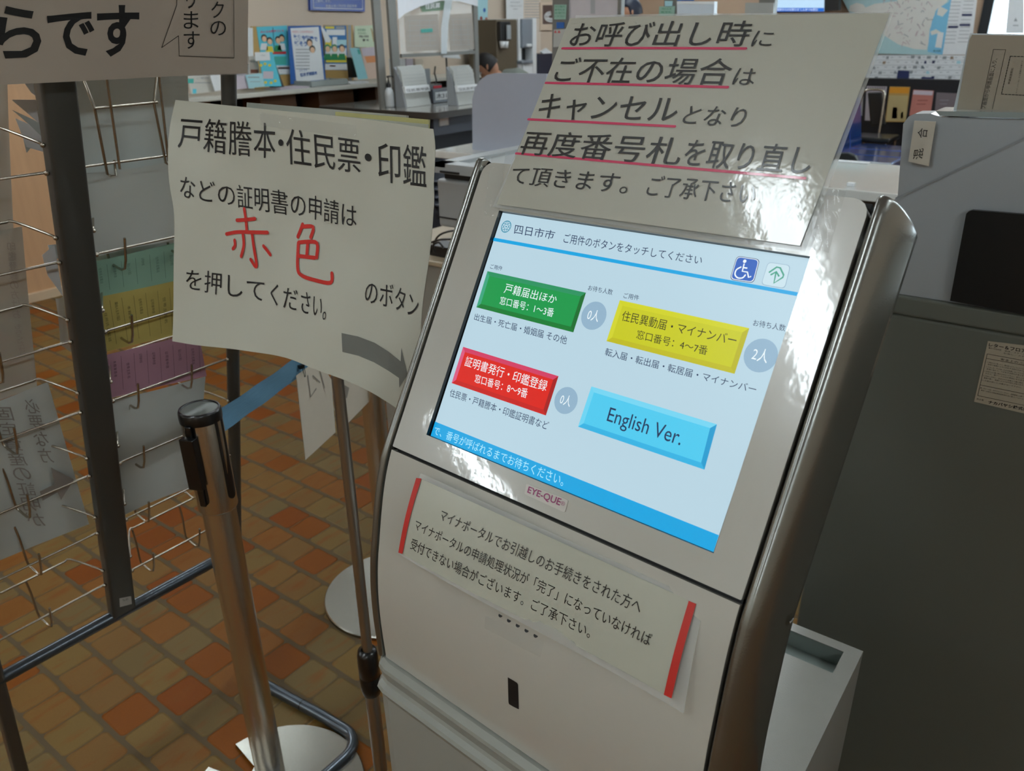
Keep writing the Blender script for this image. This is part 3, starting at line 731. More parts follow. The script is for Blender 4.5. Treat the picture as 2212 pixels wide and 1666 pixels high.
# paper hung from the belt
M_hp = mat('hanging_paper', (222, 214, 198), .6, var=.03); bp0 = (A+B)/2
def ub2(x, y): return onpl(x, y, bp0-bn*.006, bn)
mb = MB(); hp = [ub2(*p) for p in [(640, 812), (688, 776), (716, 820), (725, 934), (660, 994)]]; mb.poly(hp, M_hp); mb.poly([p+bn*.0008 for p in hp], M_hp)
hf = mat('faint_grey_print', (150, 144, 134), .6)
for seg in ([(664, 812), (670, 858), (682, 840)], [(690, 800), (700, 838)], [(675, 812), (690, 826)]): ribbon(mb, [ub2(*p)-bn*.001 for p in seg], .004, -bn, hf)
mb.build('hanging_paper', None, 'white paper hanging point down from the blue belt, left of the sign stand pole', 'paper')
mb = MB(); hp = [ub2(*p) for p in [(728, 780), (800, 840), (811, 857), (748, 922), (733, 900)]]; mb.poly([p+bn*.004 for p in hp], M_hp); mb.poly([p+bn*.005 for p in hp], M_hp)
for seg in ([(700, 890), (720, 868), (726, 886), (706, 906)], [(742, 830), (757, 838), (752, 860), (742, 862)]): mb.poly([ub2(*p)+bn*(.003) for p in seg], hf)
mb.build('hanging_paper', None, 'white paper hanging from the blue belt, right of the sign stand pole', 'paper')
mb = MB(); cl = np.array(ub2(652, 803))
for dx in (-.004, .004):
    mb.tube(smoothline([cl+np.array([math.cos(bd), math.sin(bd), 0])*dx*.6+np.array([0, 0, .014])-bn*.004, cl+np.array([math.cos(bd), math.sin(bd), 0])*dx*.8-bn*.006, cl+np.array([math.cos(bd), math.sin(bd), 0])*dx*.3-np.array([0, 0, .012])-bn*.006]), .0008, M_dark, 6)
mb.box(cl+np.array([-.006, -.004, .008]), cl+np.array([.006, .004, .016]), M_dark)
mb.build('binder_clip', None, 'small black binder clip on the blue belt', 'clip')
# ================================================================== SIGN STAND WITH THE PAPER SIGN
stand = thing('sign_stand', (.67, .823, 0), 'telescopic sign stand with a black collar carrying the paper sign', 'sign stand')
M_alu = mat('stand_aluminium', (176, 173, 168), .32, 1, bump=.1, bscale=600, stretch=(1, 1, .02))
mb = MB(); mb.tube([(.67, .822, .50), (.668, .813, 1.42)], .0085, M_alu, 20); mb.build('upper_pole', stand)
mb = MB(); mb.tube([(.67, .823, .02), (.67, .823, .52)], .0120, M_alu, 20); low_p = mb.build('lower_pole', stand)
mb = MB(); mb.lathe([(.009, .602), (.0150, .600), (.0172, .590), (.0178, .570), (.0176, .548), (.0165, .546), (.0165, .544), (.0178, .542), (.0174, .520), (.0150, .506), (.012, .503)], (.67, .823, 0), M_dark, 24)
mb.build('clamp_collar', low_p, 'black clamping collar')
mb = MB(); mb.lathe([(0, .012), (.03, .012), (.13, .008), (.135, 0)], (.67, .823, 0), M_base, 48); mb.build('base_plate', stand)
PO = np.array([.6272, 1.0279, 1.4602]); PW = np.array([.0994, -.9944, -.0354]); PW /= np.linalg.norm(PW); PD = np.array([-.1903, .0537, -.9803]); PD -= PW*(PW@PD); PD /= np.linalg.norm(PD)
PN = np.cross(PW, PD)
if PN@(C0-PO) < 0: PN = -PN
def upp(x, y): return onpl(x, y, PO, PN)
cP = lambda x, y: (360+x*.42, 200+y*.42)
def pbump(p):
    a = (p-PO)@PW; b = (p-PO)@PD
    return .004*math.sin(a*22+1)*(.3+b*2)+.0035*math.sin(b*17+a*9)+.0012*math.sin(a*60+b*35)-.035*max(0, a-.33)*max(0, b-.1)*10*.5
# outline of the curling paper
top = [cP(*p) for p in [(48, 38), (330, 68), (600, 95), (980, 132), (1362, 186)]]
bot = [cP(*p) for p in [(25, 1280), (330, 1320), (600, 1362), (840, 1440), (1050, 1530), (1200, 1652)]]
lef = [cP(*p) for p in [(48, 38), (26, 200), (28, 450), (48, 640), (40, 900), (25, 1280)]]
rig = [cP(*p) for p in [(1362, 186), (1373, 290), (1362, 470), (1362, 560), (1340, 850), (1318, 1060), (1290, 1350), (1200, 1652)]]
def coons(u, v):
    T = lerp_poly([np.array(p) for p in top], u); B_ = lerp_poly([np.array(p) for p in bot], u); L_ = lerp_poly([np.array(p) for p in lef], v); R_ = lerp_poly([np.array(p) for p in rig], v)
    c = [np.array(p) for p in (top[0], top[-1], bot[-1], bot[0])]
    return T*(1-v)+B_*v+L_*(1-u)+R_*u-(c[0]*(1-u)*(1-v)+c[1]*u*(1-v)+c[2]*u*v+c[3]*(1-u)*v)
for nm in ('top', 'bot', 'lef', 'rig'):
    globals()[nm] = [p for p in smoothline([(*q, 0) for q in globals()[nm]], 4)]; globals()[nm] = [(p[0], p[1]) for p in globals()[nm]]
rows = []
for j in range(33):
    rows.append([])
    for i in range(33):
        p = np.array(upp(*coons(i/32, j/32))); rows[-1].append(p+PN*pbump(p))
M_ps = mat('paper_sign_sheet', (198, 198, 184), .55, bump=.2, bscale=25, var=.02, vscale=5)
ps = thing('paper_sign', rows[-1][16], 'white paper sign with two red brush characters and a grey arrow', 'sign')
mb = MB(); mb.grid(rows, M_ps); mb.grid([[p-PN*.0006 for p in r] for r in rows], M_ps)
def pp_(p): return p+PN*(pbump(p)+.0007)
def pt(txt, T, B, m=M_ink): text(mb, txt, [cP(*p) for p in T], [cP(*p) for p in B], upp, m, 0, None, pp_)
pt('戸籍謄本', [(88, 126), (330, 142), (568, 160)], [(75, 285), (330, 322), (562, 342)])
pt('・', [(580, 240), (608, 242)], [(580, 275), (608, 277)]); 
pt('住民票', [(625, 182), (815, 212), (1000, 238)], [(622, 368), (815, 395), (1000, 418)])
pt('・', [(1022, 312), (1055, 316)], [(1022, 352), (1055, 356)])
pt('印鑑', [(1085, 252), (1205, 262), (1328, 276)], [(1082, 455), (1205, 475), (1328, 492)])
pt('などの証明書の申請は', [(88, 424), (320, 468), (530, 492), (760, 530), (975, 578)], [(82, 540), (320, 585), (530, 620), (760, 655), (970, 700)])
pt('のボタン', [(1036, 962), (1170, 990), (1300, 1045)], [(1028, 1078), (1170, 1110), (1290, 1166)])
pt('を押してください。', [(105, 905), (300, 928), (520, 975), (700, 1018), (838, 1045)], [(98, 1012), (300, 1048), (520, 1090), (700, 1138), (830, 1172)])
M_rb = mat('red_marker', (206, 38, 30), .5)
cR = crop(0, 400, 3.687)
def stk(pts, w, f=cR, sm=True):
    P = [np.array(upp(*f(*p))) for p in pts]
    if sm and len(P) > 2: P = smoothline(P)
    P = [pp_(p) for p in P]; ribbon(mb, P, w, PN, M_rb, .0004)
for s_ in ([(1938, 190), (1950, 280), (1956, 368)], [(1878, 280), (1945, 276), (2022, 268)], [(1795, 390), (1880, 374), (2000, 376), (2112, 378)], [(1858, 440), (1862, 480), (1845, 508)], [(1925, 395), (1930, 480), (1908, 568)], [(1996, 385), (2005, 500), (2018, 620), (2010, 652), (1978, 594)], [(2076, 486), (2100, 520), (2124, 556)]): stk(s_, .0048)
for s_ in ([(690, 678), (680, 705), (664, 742)], [(690, 690), (750, 692), (738, 745)], [(670, 772), (720, 768), (772, 776), (770, 848)], [(722, 775), (718, 838)], [(680, 842), (760, 850)], [(668, 775), (668, 900), (690, 940), (760, 965), (845, 978), (850, 930)]): stk(s_, .0050, cP)
M_arrow = mat('printed_grey', (112, 114, 108), .6)
ta = [cP(*p) for p in [(920, 1233), (1000, 1252), (1080, 1285), (1150, 1330), (1208, 1382)]]; bb = [cP(*p) for p in [(924, 1330), (1000, 1350), (1080, 1385), (1150, 1430), (1196, 1468)]]
rr_ = [[pp_(np.array(upp(*(np.array(a)*(1-t)+np.array(b)*t)))) for a, b in zip(ta, bb)] for t in (0, .5, 1)]
mb.grid(rr_, M_arrow, False)
mb.poly([pp_(np.array(upp(*cP(*p)))) for p in [(1213, 1312), (1236, 1452), (1194, 1518), (1196, 1466), (1208, 1382)]], M_arrow)
mb.build('printed_sheet', ps)
mb = MB(); mb.grid([[pp_(np.array(upp(*(cP(490+i*45, 104+j*22+i*6)))))+PN*.0006*math.sin(i*3+j*2) for i in range(12)] for j in range(4)], M_tape); mb.build('clear_tape', ps, 'crinkled clear tape along the top')
# frames behind the paper
M_acr = mat('holder_acrylic', (196, 200, 190), .1, coat=.6, alpha=.5); M_yb = mat('yellow_board', (176, 170, 110), .5)
holder = stand
def slab(px, d0, d1, m, name, lab=None):
    mb = MB(); P = [np.array(upp(*p)) for p in px]; mb.hexa([p-PN*d0 for p in P], [p-PN*d1 for p in P], m); mb.build(name, holder, lab)
slab([(462, 224), (896, 264), (880, 560), (462, 520)], .024, .026, M_acr, 'front_cover', 'clear front cover')
slab([(690, 236), (893, 253), (878, 560), (690, 540)], .027, .031, M_yb, 'yellow_board', 'yellow board')
slab([(490, 215), (840, 243), (830, 560), (480, 520)], .032, .036, M_acr, 'rear_cover', 'clear rear cover')
# ================================================================== ROOM
def floor_material():
    m = bpy.data.materials.new('terracotta_tiles'); m.use_nodes = True; nt = m.node_tree; N = nt.nodes; L = nt.links; b = N['Principled BSDF']
    tc = N.new('ShaderNodeTexCoord'); sp = N.new('ShaderNodeSeparateXYZ'); L.new(tc.outputs['Object'], sp.inputs[0])
    def mth(op, a, bb=None, c=None):
        n = N.new('ShaderNodeMath'); n.operation = op
        for i, v in enumerate((a, bb, c)):
            if v is None: continue
            if isinstance(v, (int, float)): n.inputs[i].default_value = v
            else: L.new(v, n.inputs[i])
        return n.outputs[0]
    nz0 = N.new('ShaderNodeTexNoise'); nz0.inputs['Scale'].default_value = 9; L.new(tc.outputs['Object'], nz0.inputs['Vector'])
    wob = mth('MULTIPLY', mth('SUBTRACT', nz0.outputs['Fac'], .5), .006)
    px, py = .1142, .1095
    xs = mth('DIVIDE', mth('ADD', mth('SUBTRACT', sp.outputs['X'], 1.338-.1142*40), wob), px)
    row = mth('FLOOR', xs); fx = mth('FRACT', xs)
    par = mth('MODULO', row, 2.0)
    ys = mth('ADD', mth('DIVIDE', mth('ADD', mth('SUBTRACT', sp.outputs['Y'], 1.718-.1095*60), wob), py), mth('MULTIPLY', mth('SUBTRACT', 1.0, par), .5))
    fy = mth('FRACT', ys); cell = mth('FLOOR', ys)
    wn = N.new('ShaderNodeTexWhiteNoise'); wn.noise_dimensions = '2D'; cb = N.new('ShaderNodeCombineXYZ'); L.new(row, cb.inputs[0]); L.new(cell, cb.inputs[1]); L.new(cb.outputs[0], wn.inputs['Vector'])
    # rounded box distance in metres
    hx, hy, r = px/2-.0060, py/2-.0014, .013
    dx = mth('SUBTRACT', mth('MULTIPLY', mth('ABSOLUTE', mth('SUBTRACT', fx, .5)), px), hx-r)
    dy = mth('SUBTRACT', mth('MULTIPLY', mth('ABSOLUTE', mth('SUBTRACT', fy, .5)), py), hy-r)
    ax = mth('MAXIMUM', dx, 0.0); ay = mth('MAXIMUM', dy, 0.0)
    dd = mth('ADD', mth('SUBTRACT', mth('SQRT', mth('ADD', mth('MULTIPLY', ax, ax), mth('MULTIPLY', ay, ay))), r), mth('MINIMUM', mth('MAXIMUM', dx, dy), 0.0))
    mask = N.new('ShaderNodeMapRange'); mask.inputs[1].default_value = -.0012; mask.inputs[2].default_value = .0006; mask.inputs[3].default_value = 1; mask.inputs[4].default_value = 0; L.new(dd, mask.inputs[0])
    hgt = N.new('ShaderNodeMapRange'); hgt.interpolation_type = 'SMOOTHSTEP'; hgt.inputs[1].default_value = -.005; hgt.inputs[2].default_value = .0012; hgt.inputs[3].default_value = 1; hgt.inputs[4].default_value = 0; L.new(dd, hgt.inputs[0])
    cr = N.new('ShaderNodeValToRGB'); e = cr.color_ramp; e.interpolation = 'CONSTANT'
    cols = [(0, (118, 93, 50)), (.17, (122, 89, 44)), (.31, (126, 80, 32)), (.42, (112, 92, 56)), (.52, (124, 68, 12)), (.66, (118, 86, 44)), (.76, (122, 62, 6)), (.90, (108, 88, 52))]
    e.elements[0].position = 0; e.elements[0].color = lin(cols[0][1]); e.elements[1].position = cols[1][0]; e.elements[1].color = lin(cols[1][1])
    for p, c in cols[2:]: x = e.elements.new(p); x.color = lin(c)
    L.new(wn.outputs['Value'], cr.inputs[0])
    # fire marks inside a tile: soft stretched noise, browner blush
    mp = N.new('ShaderNodeMapping'); mp.inputs['Scale'].default_value = (7, 22, 1); L.new(tc.outputs['Object'], mp.inputs[0])
    nz = N.new('ShaderNodeTexNoise'); nz.inputs['Scale'].default_value = 1.3; nz.inputs['Detail'].default_value = 2; L.new(mp.outputs[0], nz.inputs['Vector'])
    mr = N.new('ShaderNodeMapRange'); mr.inputs[1].default_value = .52; mr.inputs[2].default_value = .75; mr.inputs[4].default_value = .7; L.new(nz.outputs['Fac'], mr.inputs[0])
    mx = N.new('ShaderNodeMix'); mx.data_type = 'RGBA'; L.new(mr.outputs[0], mx.inputs[0]); L.new(cr.outputs[0], mx.inputs[6]); mx.inputs[7].default_value = lin((122, 68, 14))
    fine = N.new('ShaderNodeTexNoise'); fine.inputs['Scale'].default_value = 260; L.new(tc.outputs['Object'], fine.inputs['Vector'])
    m2 = N.new('ShaderNodeMix'); m2.data_type = 'RGBA'; m2.blend_type = 'OVERLAY'; m2.inputs[0].default_value = .12; L.new(mx.outputs[2], m2.inputs[6]); L.new(fine.outputs['Fac'], m2.inputs[7])
    m3 = N.new('ShaderNodeMix'); m3.data_type = 'RGBA'; L.new(mask.outputs[0], m3.inputs[0]); m3.inputs[6].default_value = lin((94, 80, 60)); L.new(m2.outputs[2], m3.inputs[7])
    L.new(m3.outputs[2], b.inputs['Base Color'])
    b.inputs['Specular IOR Level'].default_value = .16
    rg = N.new('ShaderNodeMapRange'); rg.inputs[3].default_value = .8; rg.inputs[4].default_value = .5; L.new(mask.outputs[0], rg.inputs[0]); L.new(rg.outputs[0], b.inputs['Roughness'])
    hh = mth('ADD', mth('MULTIPLY', hgt.outputs[0], 1.0), mth('MULTIPLY', fine.outputs['Fac'], .05))
    tilt = mth('MULTIPLY', mth('MULTIPLY', fy, wn.outputs['Value']), .25)
    bp = N.new('ShaderNodeBump'); bp.inputs['Distance'].default_value = .003; bp.inputs['Strength'].default_value = .7; L.new(mth('ADD', hh, tilt), bp.inputs['Height']); L.new(bp.outputs[0], b.inputs['Normal'])
    return m
Z0 = (0, 0, 0); X1, Y1, XM, YM, CH = 10.0, 6.0, -4.0, -4.0, 2.8
MB().quad((XM, YM, 0), (X1, YM, 0), (X1, Y1, 0), (XM, Y1, 0), floor_material()).build('floor', kind='structure', origin=Z0)
M_wall = mat('wall_beige', (212, 196, 178), .7, var=.04, vscale=1.2, stretch=(3, 3, .3)); M_ceil = mat('ceiling_white', (215, 214, 208), .8)
M_wallr = mat('wall_tan', (188, 162, 138), .7, var=.04, vscale=1.5); M_wood = mat('wall_wood_panel', (196, 156, 118), .45, var=.10, vscale=6, stretch=(6, 6, .35))
MB().box((XM, YM, CH), (X1, Y1, CH+.1), M_ceil).build('ceiling', kind='structure', origin=Z0)
MB().box((XM, Y1, 0), (X1+.2, Y1+.15, CH), M_wall).build('wall_back', kind='structure', origin=Z0)
MB().box((XM-.15, YM, 0), (XM, Y1, CH), M_wall).build('wall_left', kind='structure', origin=Z0)
MB().box((XM, YM-.15, 0), (X1, YM, CH), M_wall).build('wall_front', kind='structure', origin=Z0)
# right wall with a window opening Y -3.4 .. 1.53, z .95 .. 2.5
wy0, wy1, wz0, wz1 = -3.4, 1.53, .95, 2.55
mb = MB(); mb.box((X1, YM, 0), (X1+.2, Y1, wz0), M_wallr); mb.box((X1, YM, wz1), (X1+.2, Y1, CH), M_wallr); mb.box((X1, wy1, wz0), (X1+.2, Y1, wz1), M_wallr); mb.box((X1, YM, wz0), (X1+.2, wy0, wz1), M_wallr)
mb.build('wall_right', kind='structure', origin=Z0)
M_frame = mat('window_frame_black', (18, 26, 32), .4)
mb = MB(); fx = X1-.03
for y in (wy1-.09, -.1, -1.75, wy0): mb.box((fx, y, wz0), (X1+.08, y+.09, wz1), M_frame)
mb.box((fx, wy0, wz0), (X1+.08, wy1, wz0+.06), M_frame); mb.box((fx, wy0, wz1-.06), (X1+.08, wy1, wz1), M_frame)
win = mb.build('window_1', kind='structure', origin=Z0)
M_glass = mat('window_glass', (235, 245, 245), .03, trans=1, var=0)
MB().box((X1+.02, wy0, wz0), (X1+.026, wy1, wz1), M_glass).build('pane', win, 'clear pane')
# wood panelled projecting wall on the left with its skirting
mb = MB(); mb.box((-1.5, 5.38, 0), (3.05, 5.999, CH), M_wood); mb.build('wall_projection', kind='structure', origin=Z0)
mb = MB(); mb.box((-1.5, 5.355, 0), (3.05, 5.38, .055), mat('skirting_pale', (206, 182, 152), .5)); mb.build('baseboard_left', kind='structure', origin=Z0)
# helper: flat thing from pixel corners on a wall
def W6(Y): return lambda x, y: aty(x, y, Y)
def WX(X): return lambda x, y: atx(x, y, X)
def flat(name, px, u, m, label=None, cat=None, th=.004, group=None, parent=None, deco=None):
    q = [np.array(u(*p)) for p in px]; mb = MB()
    n = np.cross(q[1]-q[0], q[-1]-q[0]); n /= np.linalg.norm(n)
    if n@(C0-q[0]) < 0: n = -n
    mb.hexa(q, [p-n*th for p in q], m)
    if deco: deco(mb, u, n)
    return mb.build(name, parent, label, cat, group)
def D_(m, *pts, k=1):      # decoration polygon
    def f(mb, u, n): mb.poly([np.array(u(*p))+n*.0015*k for p in pts], m)
    return f
def T_(t, m, top, bot, k=2, b=0):
    def f(mb, u, n): text(mb, t, top, bot, u, m, b, n*.0015*k)
    return f
def R_(m, x0, y0, x1, y1, k=1, sl=0):
    return D_(m, (x0, y0), (x1, y0+sl*(x1-x0)), (x1, y1+sl*(x1-x0)), (x0, y1), k=k)
def TR(t, m, x0, y0, x1, y1, k=2, b=0, sl=0): return T_(t, m, [(x0, y0), (x1, y0+sl*(x1-x0))], [(x0, y1), (x1, y1+sl*(x1-x0))], k, b)
def many(*fs):
    def f(mb, u, n):
        for g_ in fs: g_(mb, u, n)
    return f
def P_(n, c, r=.5, **k): return mat(n, c, r, **k)
m_cy = P_('print_cyan', (96, 202, 222)); m_wh = P_('print_white', (232, 236, 238)); m_bl = P_('print_blue', (40, 96, 168)); m_ye = P_('print_yellow', (226, 208, 70)); m_gn = P_('print_green', (40, 132, 84)); m_rd = P_('print_red', (200, 50, 60)); m_pk = P_('print_pink', (214, 70, 120)); m_sk = P_('print_skin', (232, 194, 160)); m_bk = P_('print_black', (30, 30, 36)); m_gy = P_('print_grey', (150, 156, 160)); m_tan = P_('board_tan', (190, 158, 98)); m_or = P_('print_orange', (222, 150, 100)); m_pg = P_('print_pale_green', (206, 222, 196)); m_lc = P_('print_light_cyan', (176, 220, 228)); m_nv = P_('print_navy', (28, 40, 88)); m_lp = P_('print_lilac', (206, 196, 206)); m_tl = P_('print_teal', (70, 170, 160))
# blue wall sign
flat('wall_sign', [(668, -60), (788, -60), (788, 25), (671, 22)], W6(5.97), P_('sign_blue', (30, 62, 150), .3), 'dark blue notice board with white border hung on the beige wall', 'wall sign', .03, None, None,
     many(lambda mb, u, n: [ribbon(mb, [np.array(u(*a)), np.array(u(*b))], .006, n, m_wh, .002) for a, b in (((676, -50), (677, 17)), ((677, 17), (783, 20)), ((783, 20), (783, -50)))],
          TR('平成４年11月27日 四日市市', m_wh, 703, 10, 770, 16), TR('この地域に関する', m_wh, 681, -12, 716, -4), TR('ご案内します。', m_wh, 681, 0, 714, 5)))
# shelf counter along the back wall
shelf = thing('leaflet_shelf', (4.9, 5.75, 0), 'long pale counter shelf with brown panels, carrying posters and leaflets', 'shelf')
M_shelf = mat('shelf_pale', (204, 204, 194), .35, coat=.2); M_brown = mat('shelf_brown_panel', (104, 70, 44), .5, var=.15, vscale=5); M_vd = mat('shelf_dark_back', (16, 14, 18), .7)
MB().box((3.35, 5.52, 1.085), (7.1, 5.995, 1.118), M_shelf).build('shelf_top', shelf, bevel=.006)
MB().box((3.35, 5.92, 0), (7.1, 5.99, 1.084), M_vd).build('back_panel', shelf, 'dark back')
for a, b in ((411, 450), (559, 636), (686, 761), (809, 850)):
    x0 = aty(a, 215, 5.68)[0]; x1 = aty(b, 215, 5.68)[0]; MB().box((x0, 5.66, 0), (x1, 5.90, 1.084), M_brown).build('brown_panel', shelf)
def board(px, m, lab, deco=None, Y=5.90, cat='board', name='display_board', g_=None): return flat(name, px, W6(Y), m, lab, cat, .012, g_, None, deco)
board([(543, 57), (640, 55), (648, 190), (552, 196)], m_tan, 'tan display board behind the light blue family poster', None)
board([(700, 54), (762, 54), (764, 184), (704, 188)], m_tan, 'tan display board behind the yellow and blue leaflets', lambda mb, u, n: mb.poly([np.array(u(*p))+n*.002 for p in [(751, 54), (758, 54), (760, 183), (753, 184)]], m_gy))
def fig(cx, cy, hair, cloth):
    def f(mb, u, n):
        def dd(x, y, r, m, k, sy=1.15):
            c = np.array(u(x, y)); rx = np.linalg.norm(np.array(u(x+r, y))-c); ex = np.array([1, 0, 0]); disc(mb, c, ex, np.array([0, 0, 1]), rx, rx*.8*sy, m, 16, n*.0015*k)
        mb.poly([np.array(u(*p))+n*.003 for p in [(cx-9, cy+26), (cx-6, cy+12), (cx+6, cy+12), (cx+9, cy+26)]], cloth)
        dd(cx, cy, 6.5, hair, 3); dd(cx, cy+2, 5, m_sk, 4)
    return f
flat('poster', [(554, 58), (620, 55), (629, 160), (570, 163)], W6(5.896), m_cy, 'light blue poster with illustrated people and a red ribbon', 'poster', .003, None, None,
     many(TR('みんなの健康づくり', m_pk, 562, 66, 612, 72, b=.02, sl=-.05), fig(582, 88, m_bk, m_ye), fig(600, 86, m_bk, m_gn), fig(570, 82, m_bk, m_wh), fig(608, 82, m_bk, m_wh), R_(m_rd, 575, 111, 618, 117), R_(m_wh, 574, 142, 628, 160), R_(m_tl, 592, 122, 618, 140), R_(m_rd, 600, 145, 627, 149), lambda mb, u, n: ribbon(mb, [np.array(u(589, 60)), np.array(u(592, 110))], .006, n, m_nv, .003)))
flat('poster', [(622, 56), (693, 55), (704, 172), (628, 182)], W6(5.84), m_bl, 'white poster with blue headline on a blue backing', 'poster', .003, None, None,
     many(D_(m_wh, (627, 61), (688, 58), (700, 172), (640, 178)), T_('家庭や職場で', m_bl, [(633, 74), (684, 79)], [(634, 86), (686, 90)], 3, .04), T_('話そう', m_bl, [(635, 88), (662, 89)], [(636, 99), (663, 100)], 3, .04), TR('大切なことを大切な人と', m_rd, 630, 66, 676, 71, 3),
          *[R_(m_gy, 638, 106+7*i, 668, 107.5+7*i, 3) for i in range(7)], fig(668, 92, m_bk, m_wh), fig(674, 106, m_bk, m_wh), T_('ひとりで', m_bl, [(646, 150), (662, 149)], [(646, 155), (663, 154)], 3), T_('悩まず相談を', m_bl, [(647, 158), (684, 153)], [(648, 166), (685, 161)], 3, .02)))
flat('poster', [(700, 56), (748, 55), (752, 152), (703, 151)], W6(5.896), P_('poster_blue', (44, 112, 172)), 'folded leaflet poster in blue, yellow and white', 'poster', .003, None, None,
     many(R_(m_ye, 702, 57, 722, 62), R_(m_wh, 705, 64, 745, 76), R_(m_ye, 702, 86, 716, 100), R_(m_wh, 718, 80, 728, 100), R_(m_lc, 727, 86, 748, 98), R_(m_wh, 703, 104, 748, 120), R_(m_ye, 704, 120, 749, 135), R_(m_wh, 702, 138, 751, 151), R_(m_rd, 712, 141, 725, 144), fig(707, 104, m_gn, m_gn), fig(722, 104, m_gn, m_gn), fig(738, 104, m_bk, m_gn), R_(m_gy, 725, 57, 744, 63)))
flat('curled_paper', [(692, 58), (698, 60), (715, 85), (713, 92), (703, 91)], W6(5.89), m_wh, 'white paper corner curling away from the blue leaflet poster', 'paper', .002)
flat('poster', [(766, 56), (820, 54), (822, 102), (766, 102)], W6(5.90), m_pg, 'pale green poster with two short text lines', 'poster', .003, None, None, many(TR('出生届を', m_gn, 772, 62, 790, 67), TR('だされた方へ', m_gn, 773, 70, 792, 74), TR('お祝いの記念', m_bk, 775, 76, 796, 81, b=.02), TR('樹木', m_bk, 783, 84, 797, 89, b=.02), D_(P_('print_soft_brown', (176, 160, 120)), (800, 60), (803, 62), (814, 92), (806, 90))))
# leaflets standing on the shelf
def leaflet(px, Y, m, lab, deco=None, g_='leaflets standing on the shelf'): return flat('leaflet', px, W6(Y), m, lab, 'leaflet', .004, g_, None, deco)
leaflet([(402, 162), (470, 158), (478, 196), (414, 203)], 5.66, P_('leaflet_pale', (206, 204, 196)), 'printed leaflet at the left end of the shelf, nearest the rack', many(R_(m_tl, 404, 170, 418, 180), TR('ご案内', m_gy, 424, 166, 450, 171), R_(m_gy, 420, 178, 455, 179.5), R_(m_cy, 416, 192, 424, 202)))
leaflet([(452, 158), (474, 157), (482, 194), (464, 197)], 5.62, m_wh, 'narrow white leaflet beside the thin rack post')
leaflet([(500, 156), (530, 154), (540, 190), (508, 194)], 5.62, m_lp, 'pale lilac leaflet right of the thin rack post', R_(m_gy, 508, 162, 526, 163.5))
leaflet([(530, 162), (566, 158), (572, 187), (538, 191)], 5.60, m_lc, 'pale leaflet with small print at the left of the cyan one', many(R_(m_gy, 535, 166, 560, 168), R_(m_gy, 540, 176, 562, 177)))
leaflet([(535, 60), (546, 60), (550, 192), (538, 192)], 5.885, m_wh, 'white paper edge standing left of the tan board')
leaflet([(537, 122), (556, 120), (564, 186), (542, 187)], 5.70, P_('leaflet_photo', (196, 190, 182)), 'leaflet with a brown photo of people under the white card', many(R_(P_('photo_brown', (120, 72, 56)), 541, 150, 558, 158), R_(m_gy, 540, 132, 552, 134)))
leaflet([(558, 114), (588, 112), (608, 186), (571, 187)], 5.64, m_cy, 'cyan leaflet with yellow spots', many(*[D_(m_ye, *[(x+3.4*math.cos(t), y+3*math.sin(t)) for t in np.linspace(0, 6.28, 9)[:-1]], k=2) for x, y in ((563, 141), (572, 138), (582, 141), (573, 178), (585, 179), (594, 175))], R_(m_lp, 568, 154, 590, 170)))
leaflet([(550, 113), (582, 112), (584, 130), (552, 132)], 5.635, m_wh, 'small white card in front of the cyan leaflet', TR('ご自由に', m_gy, 562, 118, 574, 121))
leaflet([(756, 104), (776, 103), (795, 170), (774, 172)], 5.66, P_('leaflet_aqua', (150, 206, 214)), 'aqua leaflet leaning on a black stand', D_(m_tl, (771, 107), (777, 107), (779, 117), (774, 117)))
leaflet([(778, 104), (818, 100), (821, 168), (794, 170)], 5.68, P_('leaflet_peach', (222, 196, 180)), 'pink and orange leaflet at the right end of the shelf', many(D_(m_lp, (780, 104), (816, 101), (817, 120), (784, 121)), D_(m_or, (787, 122), (812, 120), (814, 134), (792, 136))))
for px, lab in (([(591, 128), (600, 150), (614, 188), (592, 189)], 'black leaflet stand behind the cyan leaflet'), ([(758, 124), (766, 128), (784, 166), (762, 168)], 'black leaflet stand under the aqua leaflet')):
    flat('leaflet_stand', px, W6(5.72), M_blackp, lab, 'leaflet stand', .06)
def pile(x0, x1, yb, h, Y, m, lab, d=.20):
    a = aty(x0, yb, Y); b = aty(x1, yb, Y); mb = MB(); rnd = random.Random(int(x0))
    for i in range(4): dx = rnd.uniform(-.012, .012); mb.box((a[0]+dx, Y, 1.119+h*i/4), (b[0]+dx, Y+d, 1.119+h*(i+.8)/4), m)
    return mb.build('paper_pile', None, lab, 'papers')
pile(605, 668, 182, .012, 5.60, m_lp, 'pile of lilac and white leaflets lying flat on the shelf'); pile(755, 796, 174, .016, 5.60, m_wh, 'small pile of white papers lying on the shelf near the partition')
mb = MB(); a = aty(672, 180, 5.62)[0]; b = aty(752, 176, 5.62)[0]; M_tray = mat('clear_tray', (170, 178, 176), .15, alpha=.65)
mb.box((a, 5.62, 1.119), (b, 5.86, 1.123), M_tray); mb.box((a, 5.62, 1.119), (b, 5.624, 1.165), M_tray); mb.box((a, 5.62, 1.119), (a+.004, 5.86, 1.165), M_tray); mb.box((b-.004, 5.62, 1.119), (b, 5.86, 1.165), M_tray); mb.box((a, 5.856, 1.119), (b, 5.86, 1.165), M_tray)
mb.build('document_tray', None, 'clear grey document tray on the shelf', 'tray')
